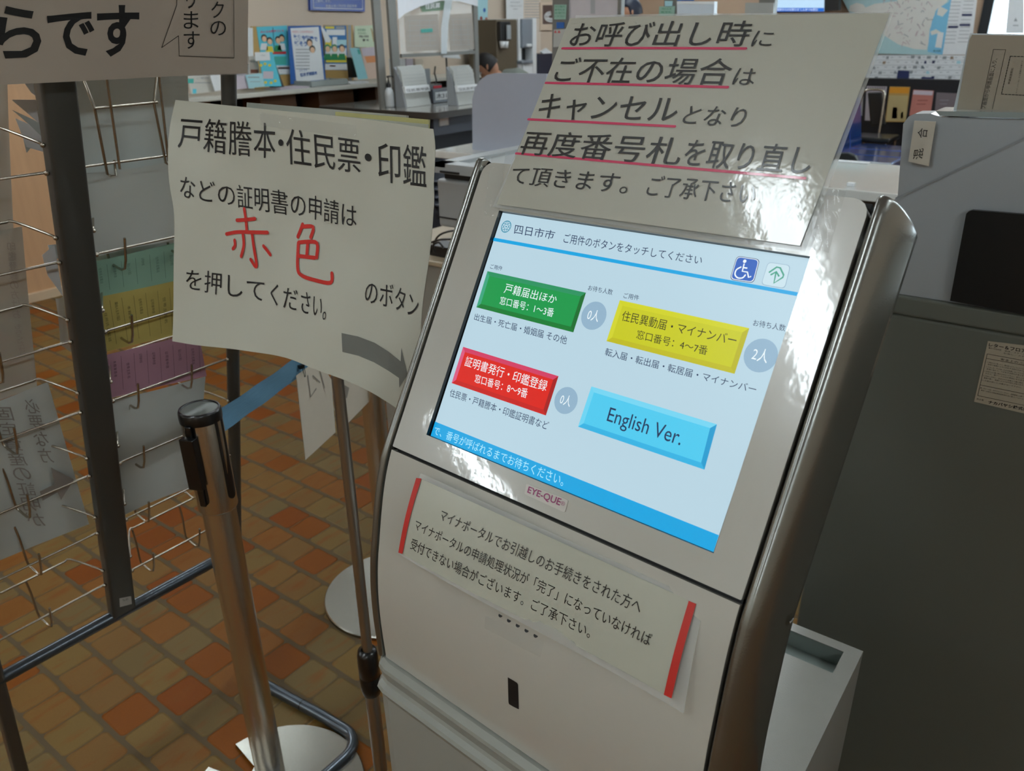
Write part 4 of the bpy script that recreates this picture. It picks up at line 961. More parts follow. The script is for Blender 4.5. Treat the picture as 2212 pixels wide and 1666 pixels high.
# ------------------------------------------------------------------ writing desk with screen
desk = thing('writing_desk', (5.2, 4.66, 0), 'dark writing desk with rounded grey top and open shelves', 'desk')
M_dt = mat('desk_top_grey', (150, 146, 138), .16, coat=.6, crough=.05, var=.06, vscale=3); M_de = mat('desk_edge_dark', (62, 58, 54), .4); M_db = mat('desk_body_navy', (24, 28, 40), .5)
dx0, dx1, dy0, dy1 = 4.44, 5.95, 4.04, 5.30
def rr2(x0, y0, x1, y1, r, z):
    out = []
    for cx, cy, t in ((x1-r, y1-r, 0), (x0+r, y1-r, 90), (x0+r, y0+r, 180), (x1-r, y0+r, 270)):
        for a in np.linspace(math.radians(t), math.radians(t+90), 6): out.append((cx+r*math.cos(a), cy+r*math.sin(a), z))
    return out
mb = MB(); mb.prism(rr2(dx0, dy0, dx1, dy1, .06, .955), (0, 0, .044), M_de, True); mb.poly(rr2(dx0+.006, dy0+.006, dx1-.006, dy1-.006, .055, 1.0), M_dt); mb.build('desk_top', desk)
mb = MB(); mb.box((dx0+.10, dy0+.16, 0), (dx0+.14, dy1-.1, .954), M_db); mb.box((dx1-.14, dy0+.12, 0), (dx1-.1, dy1-.1, .954), M_db); mb.box((dx0+.1, dy0+.42, 0), (dx1-.1, dy0+.46, .954), M_db)
mb.box((dx0+.14, dy0+.13, .82), (dx1-.14, dy0+.16, .95), mat('desk_apron', (70, 76, 88), .5)); mb.build('desk_frame', desk)
for z in (.30, .36, .42, .48): MB().box((dx0+.141, dy0+.14, z), (dx1-.141, dy0+.40, z+.012), mat('shelf_edge_grey', (120, 126, 138), .4)).build('lower_shelf', desk)
MB().box((dx0+.20, dy0+.122, .885), (dx0+.30, dy0+.129, .945), m_wh).build('desk_label', desk, 'small white label')
# table sign screen (partition)
Yp = float(atz(860, 229, 1.0)[1])
part = thing('desk_screen', (5.2, Yp, 1.0), 'grey framed clear screen standing on the writing desk', 'screen')
M_ps2 = mat('screen_post_grey', (112, 111, 106), .45, .1)
for x0, x1, yb in ((821, 836, 226), (852, 868, 229)):
    a = aty(x0, yb, Yp)[0]; b = aty(x1, yb, Yp)[0]; MB().box((a, Yp-.012, 1.0), (b, Yp+.012, 2.1), M_ps2).build('post', part)
a = aty(1026, 170, Yp)[0]; b = aty(1034, 170, Yp)[0]; MB().box((a, Yp-.012, 1.0), (b, Yp+.012, 2.1), M_ps2).build('post', part)
xa = aty(866, 122, Yp)[0]; z_ = aty(866, 121, Yp)[2]
MB().box((xa, Yp-.01, z_-.012), (a, Yp+.01, z_+.014), M_ps2).build('lower_rail', part)
MB().box((xa-.15, Yp-.012, 2.09), (a, Yp+.012, 2.115), M_ps2).build('top_rail', part)
M_clear = mat('clear_acrylic', (215, 212, 206), .06, alpha=.22, coat=.5)
MB().box((xa, Yp-.002, z_+.014), (a, Yp+.002, 2.09), M_clear).build('clear_panel', part, 'clear panel')
uP = W6(Yp-.006); M_tp = mat('paper_on_acrylic', (206, 200, 192), .5, alpha=.55)
for px, lab in (([(874, 34), (946, 30), (952, 108), (878, 112)], 'ruled form sheet on the clear desk screen, left one'), ([(968, 32), (1020, 28), (1026, 106), (974, 110)], 'ruled form sheet on the clear desk screen, right one')):
    def dc(mb, u, n, px=px):
        x0, y0 = px[0]; w = px[1][0]-x0
        for i in range(6): mb.poly([np.array(u(*p))+n*.001 for p in [(x0+6, y0+10+i*11), (x0+w-4, y0+9+i*11), (x0+w-4, y0+9.8+i*11), (x0+6, y0+10.8+i*11)]], m_gy)
        for i in range(3): mb.poly([np.array(u(*p))+n*.001 for p in [(x0+10+i*w*.3, y0+10), (x0+10.7+i*w*.3, y0+10), (x0+12.7+i*w*.3, y0+66), (x0+12+i*w*.3, y0+66)]], m_gy)
    flat('form_sheet', px, uP, M_tp, lab, 'form', .001, None, None, dc)
flat('green_strip', [(909, 63), (934, 61), (935, 69), (910, 71)], W6(Yp-.010), m_tl, 'short green strip on the clear desk screen', 'label', .001)
flat('green_notice', [(904, 6), (974, 0), (976, 20), (912, 26)], W6(Yp-.008), mat('notice_green', (120, 150, 124), .5, alpha=.8), 'small green notice at the top of the clear desk screen', 'notice', .001, None, None, TR('住民票', m_wh, 918, 8, 950, 20, b=.02, sl=-.08))
mb = MB(); P = [uP(*p) for p in [(848, -175), (1030, -175), (1030, 14), (990, 3), (950, 1), (905, 14), (872, 30), (858, 42)]]; mb.poly([np.array(p)+np.array([0, -.012, 0]) for p in P], mat('white_plastic_sheet', (224, 226, 232), .3)); mb.poly([np.array(p)+np.array([0, -.010, 0]) for p in P], M_wh if 'M_wh' in globals() else m_wh)
mb.build('curved_sheet', None, 'white sheet with an arched lower edge hanging on the desk screen', 'sheet')
mb = MB(); P = [uP(*p) for p in [(958, 0), (974, 0), (966, 50), (962, 116), (950, 116), (950, 60)]]; mb.poly([np.array(p)+np.array([0, -.015, 0]) for p in P], mat('pale_ribbon', (206, 216, 222), .3, alpha=.8)); mb.build('hanging_strip', None, 'pale strip hanging down the middle of the desk screen', 'strip')
# things on the desk
def on_desk(x, y): p = atz(x, y, 1.0); return p[0], p[1]
bx_, by_ = on_desk(843, 232)
bot = thing('spray_bottle', (bx_, by_, 1.0), 'clear sanitiser bottle with black pump on the desk', 'bottle')
MB().lathe([(0, 0), (.032, 0), (.036, .01), (.036, .10), (.030, .125), (.016, .145)], (bx_, by_, 1.001), mat('bottle_clear', (196, 200, 202), .2, coat=.5, alpha=.9), 20).build('bottle_body', bot)
MB().lathe([(.018, .143), (.018, .165), (.010, .175), (.005, .20), (.004, .225)], (bx_, by_, 1.001), M_blackp, 16).tube([(bx_-.012, by_, 1.222), (bx_+.035, by_-.01, 1.226), (bx_+.042, by_-.012, 1.214)], .006, M_blackp, 8).build('pump', bot)
M_hold = mat('holder_grey', (134, 138, 142), .4)
def form_holder(x0, x1, yt, yb, lab):
    A_ = atz(x0, yb, 1.0); B_ = aty(x1, yb, A_[1]); h = aty(x0, yt, A_[1])[2]-1.0
    t = thing('form_holder', ((A_[0]+B_[0])/2, A_[1]+.08, 1.0), lab, 'form holder', 'form holders on the desk')
    mb = MB(); x_0, x_1, y = A_[0], B_[0], A_[1]
    mb.hexa([(x_0, y, 1.001), (x_1, y, 1.001), (x_1, y+.10, 1.001), (x_0, y+.10, 1.001)], [(x_0+.005, y+.05, 1+h*.72), (x_1, y+.05, 1+h*.72), (x_1, y+.10, 1+h*1.0), (x_0+.005, y+.10, 1+h*1.0)], M_hold); ho_ = mb.build('holder', t)
    m_fm = P_('form_paper', (190, 193, 190))
    for i in range(3):
        mb = MB(); mb.hexa([(x_0+.012, y-.004+i*.02, 1.002), (x_1-.01, y-.004+i*.02, 1.002), (x_1-.01, y+.004+i*.02, 1.002), (x_0+.012, y+.004+i*.02, 1.002)], [(x_0+.016, y+.044+i*.015, 1+h*(.92+i*.05)), (x_1-.006, y+.044+i*.015, 1+h*(.92+i*.05)), (x_1-.006, y+.05+i*.015, 1+h*(.92+i*.05)), (x_0+.016, y+.05+i*.015, 1+h*(.92+i*.05))], m_fm)
        if i == 0:
            for k in range(4): mb.box((x_0+.03, y+.012+k*.008, 1+h*(.55+k*.08)), (x_1-.03, y+.014+k*.008, 1+h*(.555+k*.08)), m_gy)
        mb.build('form_stack', ho_)
    mb = MB(); mb.hexa([(x_0+.01, y-.006, 1+h*.36), (x_1-.008, y-.006, 1+h*.36), (x_1-.008, y+.02, 1+h*.36), (x_0+.01, y+.02, 1+h*.36)], [(x_0+.01, y+.004, 1+h*.52), (x_1-.008, y+.004, 1+h*.52), (x_1-.008, y+.03, 1+h*.52), (x_0+.01, y+.03, 1+h*.52)], m_wh)
    v, f = glyphs('住民票申請'); mb.add([(x_0+.02+(x_1-x_0-.04)*a, y-.006+.01*b-.0015, 1+h*(.39+.09*b)) for a, b in v], f, m_bk); mb.build('holder_label', ho_); return t
form_holder(876, 932, 145, 233, 'grey form holder with white forms, right of the sanitiser bottle'); form_holder(988, 1034, 145, 229, 'grey form holder with white forms beside the thin screen post')
px_, py_ = on_desk(953, 216)
cal = thing('date_block', (px_, py_, 1.0), 'black desk calendar block showing 31', 'calendar')
A_ = atz(936, 224, 1.0); B_ = aty(983, 222, A_[1]); h = aty(936, 193, A_[1])[2]-1
MB().box((A_[0], A_[1], 1.001), (B_[0], A_[1]+.07, 1+h), mat('calendar_grey', (62, 66, 74), .4)).build('block', cal, bevel=.004)
mb = MB(); wd_ = B_[0]-A_[0]; mb.box((A_[0]+wd_*.1, A_[1]-.003, 1+h*.22), (B_[0]-wd_*.06, A_[1]-.0005, 1+h*.78), m_wh)
v, f = glyphs('木31金', .01); mb.add([(A_[0]+wd_*(.14+.76*a), A_[1]-.0045, 1+h*(.3+.4*b)) for a, b in v], f, m_bk); mb.build('date_card', cal)
pen = thing('pen_holder', (A_[0]+.05, A_[1]+.13, 1.0), 'black pen holder with a red tag and pens', 'pen holder')
q0 = np.array([A_[0]+.02, A_[1]+.09, 1.001]); MB().box(q0, q0+np.array([wd_*.72, .09, h*1.25]), M_blackp).build('holder', pen); MB().box(q0+np.array([wd_*.34, -.004, h*.9]), q0+np.array([wd_*.7, -.0005, h*1.15]), m_rd).build('red_tag', pen)
mb = MB(); mb.tube([q0+np.array([.02, .03, h]), q0+np.array([-.05, .03, h*1.9])], .006, m_wh, 8); mb.build('pen', pen); mb = MB(); mb.tube([q0+np.array([wd_*.5, .03, h]), q0+np.array([wd_*.62, .03, h*1.5]), q0+np.array([wd_*.55, .03, h*2.0]), q0+np.array([wd_*.6, .03, h*2.5])], .006, M_blackp, 8); mb.build('pen', pen)
mb = MB(); mb.box(q0+np.array([-.10, .14, 0]), q0+np.array([wd_*.8, .16, h*2.3]), M_hold); mb.build('back_rest', pen)
mb = MB(); P = np.array(aty(921, 122, 5.2)); mb.hexa([(P[0], 5.0, 1.32), (P[0]+.24, 5.0, 1.30), (P[0]+.24, 5.02, 1.30), (P[0], 5.02, 1.32)], [(P[0]-.02, 5.0, 1.36), (P[0]+.2, 5.0, 1.35), (P[0]+.2, 5.02, 1.35), (P[0]-.02, 5.02, 1.36)], m_wh)
mb.tube([(P[0]+.05, 5.01, 1.0), (P[0]+.05, 5.01, 1.32)], .008, M_blackp, 8); mb.build('desk_lamp', None, 'small white tilted card holder on a black stem at the back of the desk', 'card holder')  # tilted white card holder on a stem, gives no light
for x0, x1, m, lab in ((859, 876, m_wh, 'small white box at the back of the desk beside the screen post'), (878, 893, m_lp, 'small pale box behind the left form holder'), (898, 915, P_('box_cream', (226, 214, 196)), 'small cream box behind the left form holder')):
    a = aty(x0, 143, 5.15); b = aty(x1, 143, 5.15); z1 = aty(x0, 127, 5.15)[2]; MB().box((a[0], 5.15, 1.001), (b[0], 5.25, z1), m).build('small_box', None, lab, 'box')
# hall wall beyond: posters, dispensers
flat('wall_poster', [(1031, -30), (1054, -30), (1053, 72), (1034, 74)], W6(5.985), m_lc, 'narrow pale poster with coloured spots by the screen post', 'poster', .003, None, None, many(*[D_(m, *[(x+3*math.cos(t), y+5*math.sin(t)) for t in np.linspace(0, 6.28, 9)[:-1]], k=2) for x, y, m in ((1039, 40, P_('spot_red', (150, 70, 66))), (1050, 42, P_('spot_rose', (170, 110, 100))), (1042, 61, P_('spot_green', (70, 96, 40))), (1046, 22, m_bl))]))
flat('wall_notice', [(1039, 64), (1072, 63), (1071, 97), (1040, 97)], W6(5.94), m_wh, 'white notice above the head of the bending person', 'notice', .003, None, None, many(R_(m_gy, 1046, 76, 1062, 77), R_(m_gy, 1046, 82, 1060, 83)))
flat('wall_notice', [(1093, -40), (1131, -40), (1131, 42), (1094, 42)], W6(5.93), m_wh, 'tall white notice above the brown cup cabinet', 'notice', .003, None, None, many(TR('本日の受付', m_gy, 1102, 3, 1123, 7), TR('ご案内のとおり', m_gy, 1100, 11, 1127, 15), R_(m_gy, 1108, 19, 1118, 20)))
flat('wall_notice', [(1131, -40), (1168, -40), (1168, 118), (1131, 118)], W6(5.985), P_('notice_cream', (226, 214, 200)), 'cream notice with fine print behind the water dispenser', 'notice', .002, None, None, many(*[R_(m_gy, 1133, y, 1165, y+1) for y in range(2, 40, 6)]))
flat('framed_picture', [(1167, 5), (1198, 4), (1198, 65), (1167, 65)], W6(5.97), P_('mount_cream', (224, 206, 186)), 'framed sepia picture of a ring shaped building', 'picture', .02, None, None, many(R_(P_('sepia_dark', (96, 78, 74)), 1172, 11, 1197, 52), *[lambda mb, u, n, k=k: ribbon(mb, [np.array(u(1190+14*k*math.cos(t), 36+10*k*math.sin(t))) for t in np.linspace(.6, 4.6, 14)], .02, n, m_wh, .004) for k in (1, .75, .5)]))
def boxw(x0, x1, yt, yb, Y, dep, m, name, lab=None, cat=None, parent=None, z0=None, bev=.01):
    a = aty(x0, yb, Y); b = aty(x1, yb, Y); zt = aty(x0, yt, Y)[2]; zb = a[2] if z0 is None else z0
    return MB().box((a[0], Y, zb), (b[0], Y+dep, zt), m).build(name, parent, lab, cat, bevel=bev)
cupc = thing('cup_cabinet', (aty(1097, 150, 5.6)[0], 5.75, 0), 'brown cabinet with a black cup dispenser left of the water dispenser', 'cabinet')
boxw(1074, 1118, 42, 155, 5.5, .38, mat('cabinet_brown', (92, 82, 66), .4), 'body', parent=cupc, z0=0)
boxw(1082, 1104, 46, 88, 5.45, .049, M_blackp, 'cup_dispenser', parent=cupc)
boxw(1096, 1105, 54, 86, 5.43, .019, m_gy, 'cup_tube', parent=cupc)
for x in (1085, 1093): p = aty(x+3, 96, 5.45); MB().lathe([(0, -.035), (.022, -.035), (.03, .03), (0, .03)], (p[0], 5.47, p[2]), m_wh, 14).build('paper_cup', cupc)
wat = thing('water_dispenser', (aty(1140, 150, 5.5)[0], 5.7, 0), 'white and grey water dispenser against the back wall', 'water dispenser')
boxw(1121, 1128, 40, 160, 5.5, .4, P_('dispenser_white', (236, 240, 242), .3), 'side_panel', parent=wat, z0=0); boxw(1151, 1160, 39, 160, 5.5, .4, P_('dispenser_white', (236, 240, 242), .3), 'side_panel', parent=wat, z0=0)
boxw(1129, 1151, 41, 104, 5.47, .4, mat('dispenser_grey', (130, 138, 148), .35), 'front_panel', parent=wat); boxw(1128, 1151, 104, 135, 5.6, .3, M_blackp, 'cup_bay', parent=wat); boxw(1131, 1151, 139, 170, 5.48, .4, P_('dispenser_white', (236, 240, 242), .3), 'lower_panel', parent=wat, z0=0)
boxw(1128, 1152, 131, 138, 5.45, .4, mat('dispenser_grey', (130, 138, 148), .35), 'drip_tray', parent=wat); boxw(1140, 1150, 95, 102, 5.45, .03, m_wh, 'tap', parent=wat)
tow = thing('towel_dispenser', aty(1060, 125, 5.9), 'white paper towel dispenser on the wall behind the bending person', 'towel dispenser')
boxw(1050, 1072, 91, 130, 5.86, .12, P_('towel_white', (226, 224, 216), .3), 'body', parent=tow); boxw(1063, 1069, 98, 122, 5.85, .009, M_blackp, 'window', parent=tow)
boxw(1163, 1196, 117, 165, 5.5, .45, mat('cabinet_dark_navy', (34, 38, 56), .5), 'low_cabinet', 'dark low cabinet with papers on top, right of the water dispenser', 'cabinet', z0=0)
flat('folded_paper', [(1168, 112), (1180, 104), (1197, 117), (1176, 117)], W6(5.52), m_wh, 'folded white paper on the dark low cabinet', 'paper', .02)
# ------------------------------------------------------------------ copier and its cabinet
M_cab = mat('office_cabinet_grey', (150, 148, 140), .45); M_cop = mat('copier_grey', (162, 166, 166), .35, coat=.2)
cab = thing('copier_cabinet', (2.25, 1.5, 0), 'grey office cabinet under the copier, behind the kiosk', 'cabinet')
MB().box((1.98, .75, .055), (2.62, 2.14, .80), M_cab).build('body', cab, bevel=.004); MB().box((1.995, .76, 0), (2.60, 2.12, .055), M_blackp).build('plinth', cab)
MB().box((1.96, .73, .80), (2.64, 2.16, .816), mat('cabinet_top_beige', (176, 160, 134), .4)).build('top_board', cab, bevel=.003)
cop = thing('copier', (2.3, 1.4, .816), 'grey flatbed copier with raised lid edge behind the kiosk', 'copier')
MB().box((2.02, .95, .925), (2.62, 1.84, 1.085), M_cop).build('body', cop, bevel=.01)
for x in (2.06, 2.52):
    for y in (1.0, 1.75): MB().box((x, y, .8165), (x+.05, y+.05, .925), M_blackp).build('foot', cop)
MB().box((2.04, .95, .955), (2.018, 1.84, .960), M_gap).build('seam', cop); MB().box((2.04, .97, 1.085), (2.6, 1.82, 1.109), M_gap).build('scan_gap', cop)
mb = MB(); mb.box((2.0, .93, 1.109), (2.64, 1.84, 1.128), M_cop); mb.box((2.0, .93, 1.128), (2.06, 1.84, 1.14), M_cop); mb.box((2.0, 1.78, 1.128), (2.64, 1.84, 1.14), M_cop); mb.box((2.56, .93, 1.128), (2.64, 1.78, 1.14), M_cop); mb.build('lid', cop)
mb = MB(); mb.box((1.994, 1.72, 1.112), (2.001, 1.80, 1.118), M_gap); mb.build('lid_handle', cop)
mb = MB(); pr_ = [(2.06, 1.60, 1.129), (2.12, 1.50, 1.145), (2.2, 1.40, 1.150), (2.3, 1.30, 1.150)]
mb.hexa([(2.07, 1.00, 1.129), (2.55, 1.00, 1.129), (2.55, 1.62, 1.129), (2.07, 1.62, 1.129)], [(2.10, 1.0, 1.145), (2.52, 1.0, 1.165), (2.52, 1.5, 1.165), (2.10, 1.55, 1.140)], mat('document_feeder_grey', (118, 120, 116), .35)); mb.build('document_feeder', cop)
pa = atz(962, 552, .816); MB().box((pa[0]-.03, pa[1]-.04, .8165), (pa[0]+.05, pa[1]+.05, .855), M_blackp).build('power_adapter', None, 'black power adapter on the cabinet behind the kiosk', 'adapter', bevel=.004)
for k, pts in enumerate(([(930, 545), (945, 512), (970, 500), (1000, 498)], [(928, 525), (950, 518), (975, 517), (1005, 515)], [(940, 546), (936, 530), (948, 524), (958, 536)])):
    u_ = WX(1.985-.006*k); mb = MB(); mb.tube(smoothline([u_(*p) for p in pts], 5), .0035, M_blackp, 8); mb.build('power_cable', None, ['thin black cable arching over the power adapter', 'black cable running flat behind the kiosk edge', 'short loop of black cable at the paper sign edge'][k], 'cable')
# ------------------------------------------------------------------ service counter
cnt = thing('service_counter', (3.3, .45, 0), 'white topped service counter with brown front beyond the kiosk', 'counter')
M_ct = mat('counter_white', (226, 228, 224), .12, coat=.8, crough=.04, var=.05, vscale=3)
MB().box((3.0, -2.2, .965), (3.65, 2.75, 1.0), M_ct).build('counter_top', cnt, bevel=.004); MB().box((3.08, -2.15, 0), (3.55, 2.70, .964), mat('counter_brown', (86, 66, 50), .45, var=.1, vscale=5)).build('counter_body', cnt)
MB().box((3.60, .86, 1.001), (3.64, 1.0, 1.006), m_wh).build('name_card', None, 'small white card on the rear edge of the service counter', 'card')
pa = atz(1838, 402, 1.0); MB().box((pa[0]-.012, pa[1]-.012, 1.001), (pa[0]+.012, pa[1]+.012, 1.012), m_wh).build('bottle_cap', None, 'tiny white block near the front edge of the counter', 'cap')  # tiny plain white block, identity unknown
M_bp = mat('booth_panel_blue_grey', (168, 174, 188), .35, var=.02)
g_ = WX(3.12); pl_ = [(1021, 350)]+[(1020, 215), (1026, 190), (1038, 172), (1052, 162), (1070, 158), (1180, 160), (1180, 352)]
mb = MB(); mb.prism([g_(*p) for p in pl_], (.02, 0, 0), M_bp, True); bp_o = mb.build('booth_panel', None, 'pale blue grey privacy panel with a rounded corner on the counter', 'panel')
# small partitions on the counter
def cpart(x, w, top, label, extra=None):
    a = atx(x-w/2, 90, 3.4); b = atx(x+w/2, 90, 3.4)
    t = thing('counter_partition', ((a[0]), (a[1]+b[1])/2, 1.0), label, 'partition')
    MB().box((3.39, b[1], 1.001), (3.42, a[1], 2.0), M_ps2).build('post', t); return t
t = cpart(1212, 33, 0, 'grey partition post with a green label on the counter')
u_ = WX(3.385)
for px, m in (([(1197, 10), (1224, 10), (1222, 42), (1197, 42)], mat('label_green', (150, 186, 170), .4)), ([(1202, 48), (1219, 48), (1218, 61), (1202, 61)], m_bl), ([(1196, 64), (1226, 62), (1222, 100), (1195, 102)], P_('label_grey', (176, 176, 170)))):
    dc = None
    if px[0][1] == 10: dc = many(*[TR(s, m_gn, 1199, 12+i*7, 1221, 16+i*7) for i, s in enumerate(('窓口案内', '番号札を', 'お取り', 'ください'))])
    if px[0][1] == 64: dc = many(D_(m_rd, (1197, 71), (1203, 71), (1200, 65)), D_(m_rd, (1205, 71), (1211, 71), (1208, 65)))
    flat('post_label', px, u_, m, None, None, .001, None, t, dc)
t2 = cpart(1338, 7, 0, 'thin partition post holding a whitish clear panel on the counter')
flat('clear_panel', [(1232, -60), (1334, -60), (1333, 60), (1228, 60)], WX(3.40), mat('whitish_acrylic', (214, 208, 212), .15, alpha=.8), 'whitish clear panel', None, .004, None, t2, many(R_(P_('panel_grey_strip', (160, 160, 162)), 1276, 0, 1286, 30)))
t3 = cpart(1447, 30, 0, 'grey partition post with a pale green label on the counter, above the laminated notice')
flat('post_label', [(1436, 2), (1453, 2), (1452, 15), (1436, 15)], u_, m_lc, None, None, .001, None, t3)
flat('post_label', [(1424, 14), (1458, 13), (1457, 40), (1423, 40)], u_, mat('label_green', (150, 186, 170), .4), None, None, .001, None, t3, many(TR('窓口', m_gn, 1430, 17, 1450, 21), TR('番号札', m_gn, 1428, 24, 1452, 28)))
t4 = thing('counter_monitor', atx(1503, 20, 3.3)*np.array([1, 1, 0])+np.array([0, 0, 1.0]), 'white framed counter display above the laminated notice', 'monitor')
flat('screen_panel', [(1462, 3), (1543, 3), (1541, 60), (1463, 60)], WX(3.3), mat('display_pale', (206, 216, 226), .3), None, None, .03, None, t4, many(R_(m_wh, 1463, 3, 1543, 9), R_(m_bl, 1463, -4, 1500, 2)))
b_ = atx(1503, 60, 3.31); MB().box((3.30, b_[1]-.02, 1.001), (3.33, b_[1]+.02, b_[2]+.01), M_ps2).build('stem', t4)
t5 = cpart(1650, 34, 0, 'grey partition post on the counter, farthest right behind the notice')
flat('clear_panel', [(1610, 6), (1672, 6), (1670, 50), (1608, 50)], WX(3.36), mat('smoky_acrylic', (178, 180, 176), .15, alpha=.85), 'smoky clear panel', None, .004, None, t5)
# ------------------------------------------------------------------ waiting area
M_blue = mat('vinyl_blue', (22, 66, 136), .2, coat=.7, crough=.15, var=.05); M_bv = mat('vinyl_black', (26, 28, 28), .3, coat=.3)
def bench(x0, x1, yb, label, n=3):
    t = thing('waiting_bench', ((x0+x1)/2, yb-.3, 0), label, 'bench', 'blue waiting benches')
    w = (x1-x0)/n
    for i in range(n):
        a, b = x0+w*i+.008, x0+w*(i+1)-.008
        MB().box((a, yb-.62, .30), (b, yb-.02, .42), M_blue).build('seat_cushion', t, bevel=.02)
        mb = MB(); k = 6
        for j in range(k):
            c, d = a+(b-a)*j/k, a+(b-a)*(j+1)/k
            mb.hexa([(c, yb-.05, .40), (d, yb-.05, .40), (d, yb+.02, .40), (c, yb+.02, .40)], [(c, yb+.03, .86), (d, yb+.03, .86), (d, yb+.09, .86), (c, yb+.09, .86)], M_blue)
        mb.build('backrest', t, bevel=.008)
    MB().box((x0, yb-.55, .12), (x1, yb-.1, .299), M_blackp).build('base_frame', t)
    for x in (x0+.1, x1-.1):
        mb = MB(); mb.box((x-.02, yb-.6, 0), (x+.02, yb+.0, .12), M_chrome); mb.build('leg', t)
    MB().box((x0-.05, yb-.62, .28), (x0-.005, yb-.02, .425), mat('bench_end_white', (214, 224, 232), .3)).build('end_panel', t)
    return t
bb_ = atz(1822, 318, .42)
bench(7.62, 8.85, 2.25, 'blue vinyl waiting bench with ribbed backrest beyond the counter')
bench(6.1, 7.0, .95, 'blue waiting bench partly hidden by the white file case', 2)
ch = thing('stacking_chair', (9.25, 1.95, 0), 'black vinyl chair with a chrome frame in front of the magazine rack', 'chair')
bq = [atx(*p, 9.35) for p in [(1873, 200), (1905, 199), (1912, 270), (1880, 274)]]
mb = MB(); mb.hexa([tuple(p) for p in bq], [(p[0]+.05, p[1], p[2]) for p in bq], M_bv); mb.build('backrest', ch, bevel=.015)
y0, y1 = bq[1][1], bq[0][1]; zt, zb = bq[0][2], bq[2][2]
mb = MB(); mb.tube(smoothline([(9.33, y1+.03, zb-.1), (9.34, y1+.05, zb+.2), (9.34, y1+.03, zt), (9.34, y1-.02, zt+.03), (9.34, y0+.02, zt+.03), (9.34, y0-.03, zt), (9.33, y0-.04, zb+.2), (9.30, y0-.05, zb-.08)], 3), .012, M_chrome, 8); mb.build('frame', ch)
MB().box((8.9, y0-.25, .42), (9.33, y1-.02, .47), M_bv).build('seat', ch, bevel=.015)
for a, b in ((8.93, y0-.22), (8.93, y1-.06), (9.30, y0-.22), (9.30, y1-.06)): mb = MB(); mb.tube([(a, b, 0), (a, b, .42)], .012, M_chrome, 8); mb.build('leg', ch)
oc = thing('office_chair', (6.0, 1.95, 0), 'dark rounded chair back just above the counter edge', 'chair')
qc = [atx(*p, 6.0) for p in [(1796, 358), (1795, 342), (1806, 331), (1832, 331), (1846, 337), (1852, 348), (1850, 362)]]
mb = MB(); mb.prism([(p[0], p[1], p[2]) for p in qc]+[(6.0, qc[-1][1], .5), (6.0, qc[0][1], .5)], (.06, 0, 0), mat('chair_dark_fabric', (34, 40, 40), .7)); mb.build('backrest', oc, bevel=.01)
MB().box((5.55, qc[-1][1], .42), (6.0, qc[0][1], .5), mat('chair_dark_fabric', (34, 40, 40), .7)).build('seat', oc, bevel=.02); MB().tube([(5.78, (qc[-1][1]+qc[0][1])/2, .06), (5.78, (qc[-1][1]+qc[0][1])/2, .42)], .03, M_blackp).build('column', oc)
mb = MB(); c_ = np.array([5.78, (qc[-1][1]+qc[0][1])/2, .05])
for k in range(5): a = k*2*math.pi/5; mb.tube([c_, c_+np.array([.27*math.cos(a), .27*math.sin(a), -.03])], .02, M_blackp, 8)
mb.build('star_base', oc)
# magazine rack and wall map (on the right wall)
u9 = WX(9.93)
mr = thing('magazine_rack', (9.8, 2.3, 0), 'black magazine rack under the wall map', 'magazine rack')
A_ = atx(1867, 172, 9.9); B_ = atx(2085, 184, 9.9)
MB().box((9.80, B_[1]-.3, 0), (9.93, 3.2, A_[2]+.02), mat('rack_black', (16, 17, 22), .4)).build('body', mr)
ug = WX(9.792)
for px, m, lab, dc in (([(1850, 186), (1866, 187), (1862, 250), (1840, 250)], P_('mag_grey', (150, 148, 146)), 'grey magazine at the left of the rack behind the chairs', None),
    ([(1872, 186), (1916, 187), (1906, 262), (1868, 260)], P_('mag_lilac', (168, 160, 166)), 'lilac grey magazine with a dotted top edge, behind the chrome chair', many(*[R_(m_bk, 1875+i*5, 189, 1877+i*5, 191) for i in range(8)])),
    ([(1922, 187), (1966, 188), (1956, 264), (1912, 263)], P_('mag_ochre', (186, 150, 88)), 'ochre magazine with an orange title band', many(D_(P_('mag_orange', (214, 146, 30)), (1923, 188), (1965, 189), (1963, 202), (1921, 201)), D_(P_('mag_cream', (186, 168, 120)), (1920, 206), (1962, 207), (1957, 262), (1914, 261)), D_(P_('mag_figure', (120, 84, 78)), (1929, 232), (1938, 232), (1938, 256), (1926, 256)), D_(m_gn, (1946, 244), (1952, 240), (1950, 256), (1945, 256)))),
    ([(1973, 194), (2017, 196), (2010, 248), (1964, 250)], P_('mag_salmon', (190, 122, 110)), 'salmon pink magazine right of the ochre one', many(D_(m_lp, (1974, 195), (2016, 197), (2014, 206), (1972, 204)), R_(P_('mag_text', (150, 80, 74)), 1982, 216, 2004, 218), R_(P_('mag_text', (150, 80, 74)), 1980, 224, 2000, 226))),
    ([(2023, 200), (2068, 202), (2062, 250), (2018, 250)], P_('mag_dusk', (118, 108, 112)), 'dusky grey magazine nearest the white file case', many(R_(m_gy, 2030, 216, 2050, 217), R_(m_gy, 2030, 224, 2046, 225)))):
    flat('magazine', px, ug, m, lab, 'magazine', .008, 'magazines in the black rack', None, dc)
M_map = mat('map_sea', (178, 214, 218), .35, coat=.3)
mapo = thing('wall_map', (9.93, 2.2, 1.2), 'large pale city map panel with a blue bay and an index column', 'map')
m_land = mat('map_land', (226, 226, 220), .4, var=.05, vscale=9); m_bay = P_('map_bay', (130, 200, 232)); m_road = P_('map_road', (196, 176, 180))
rndm = random.Random(4)
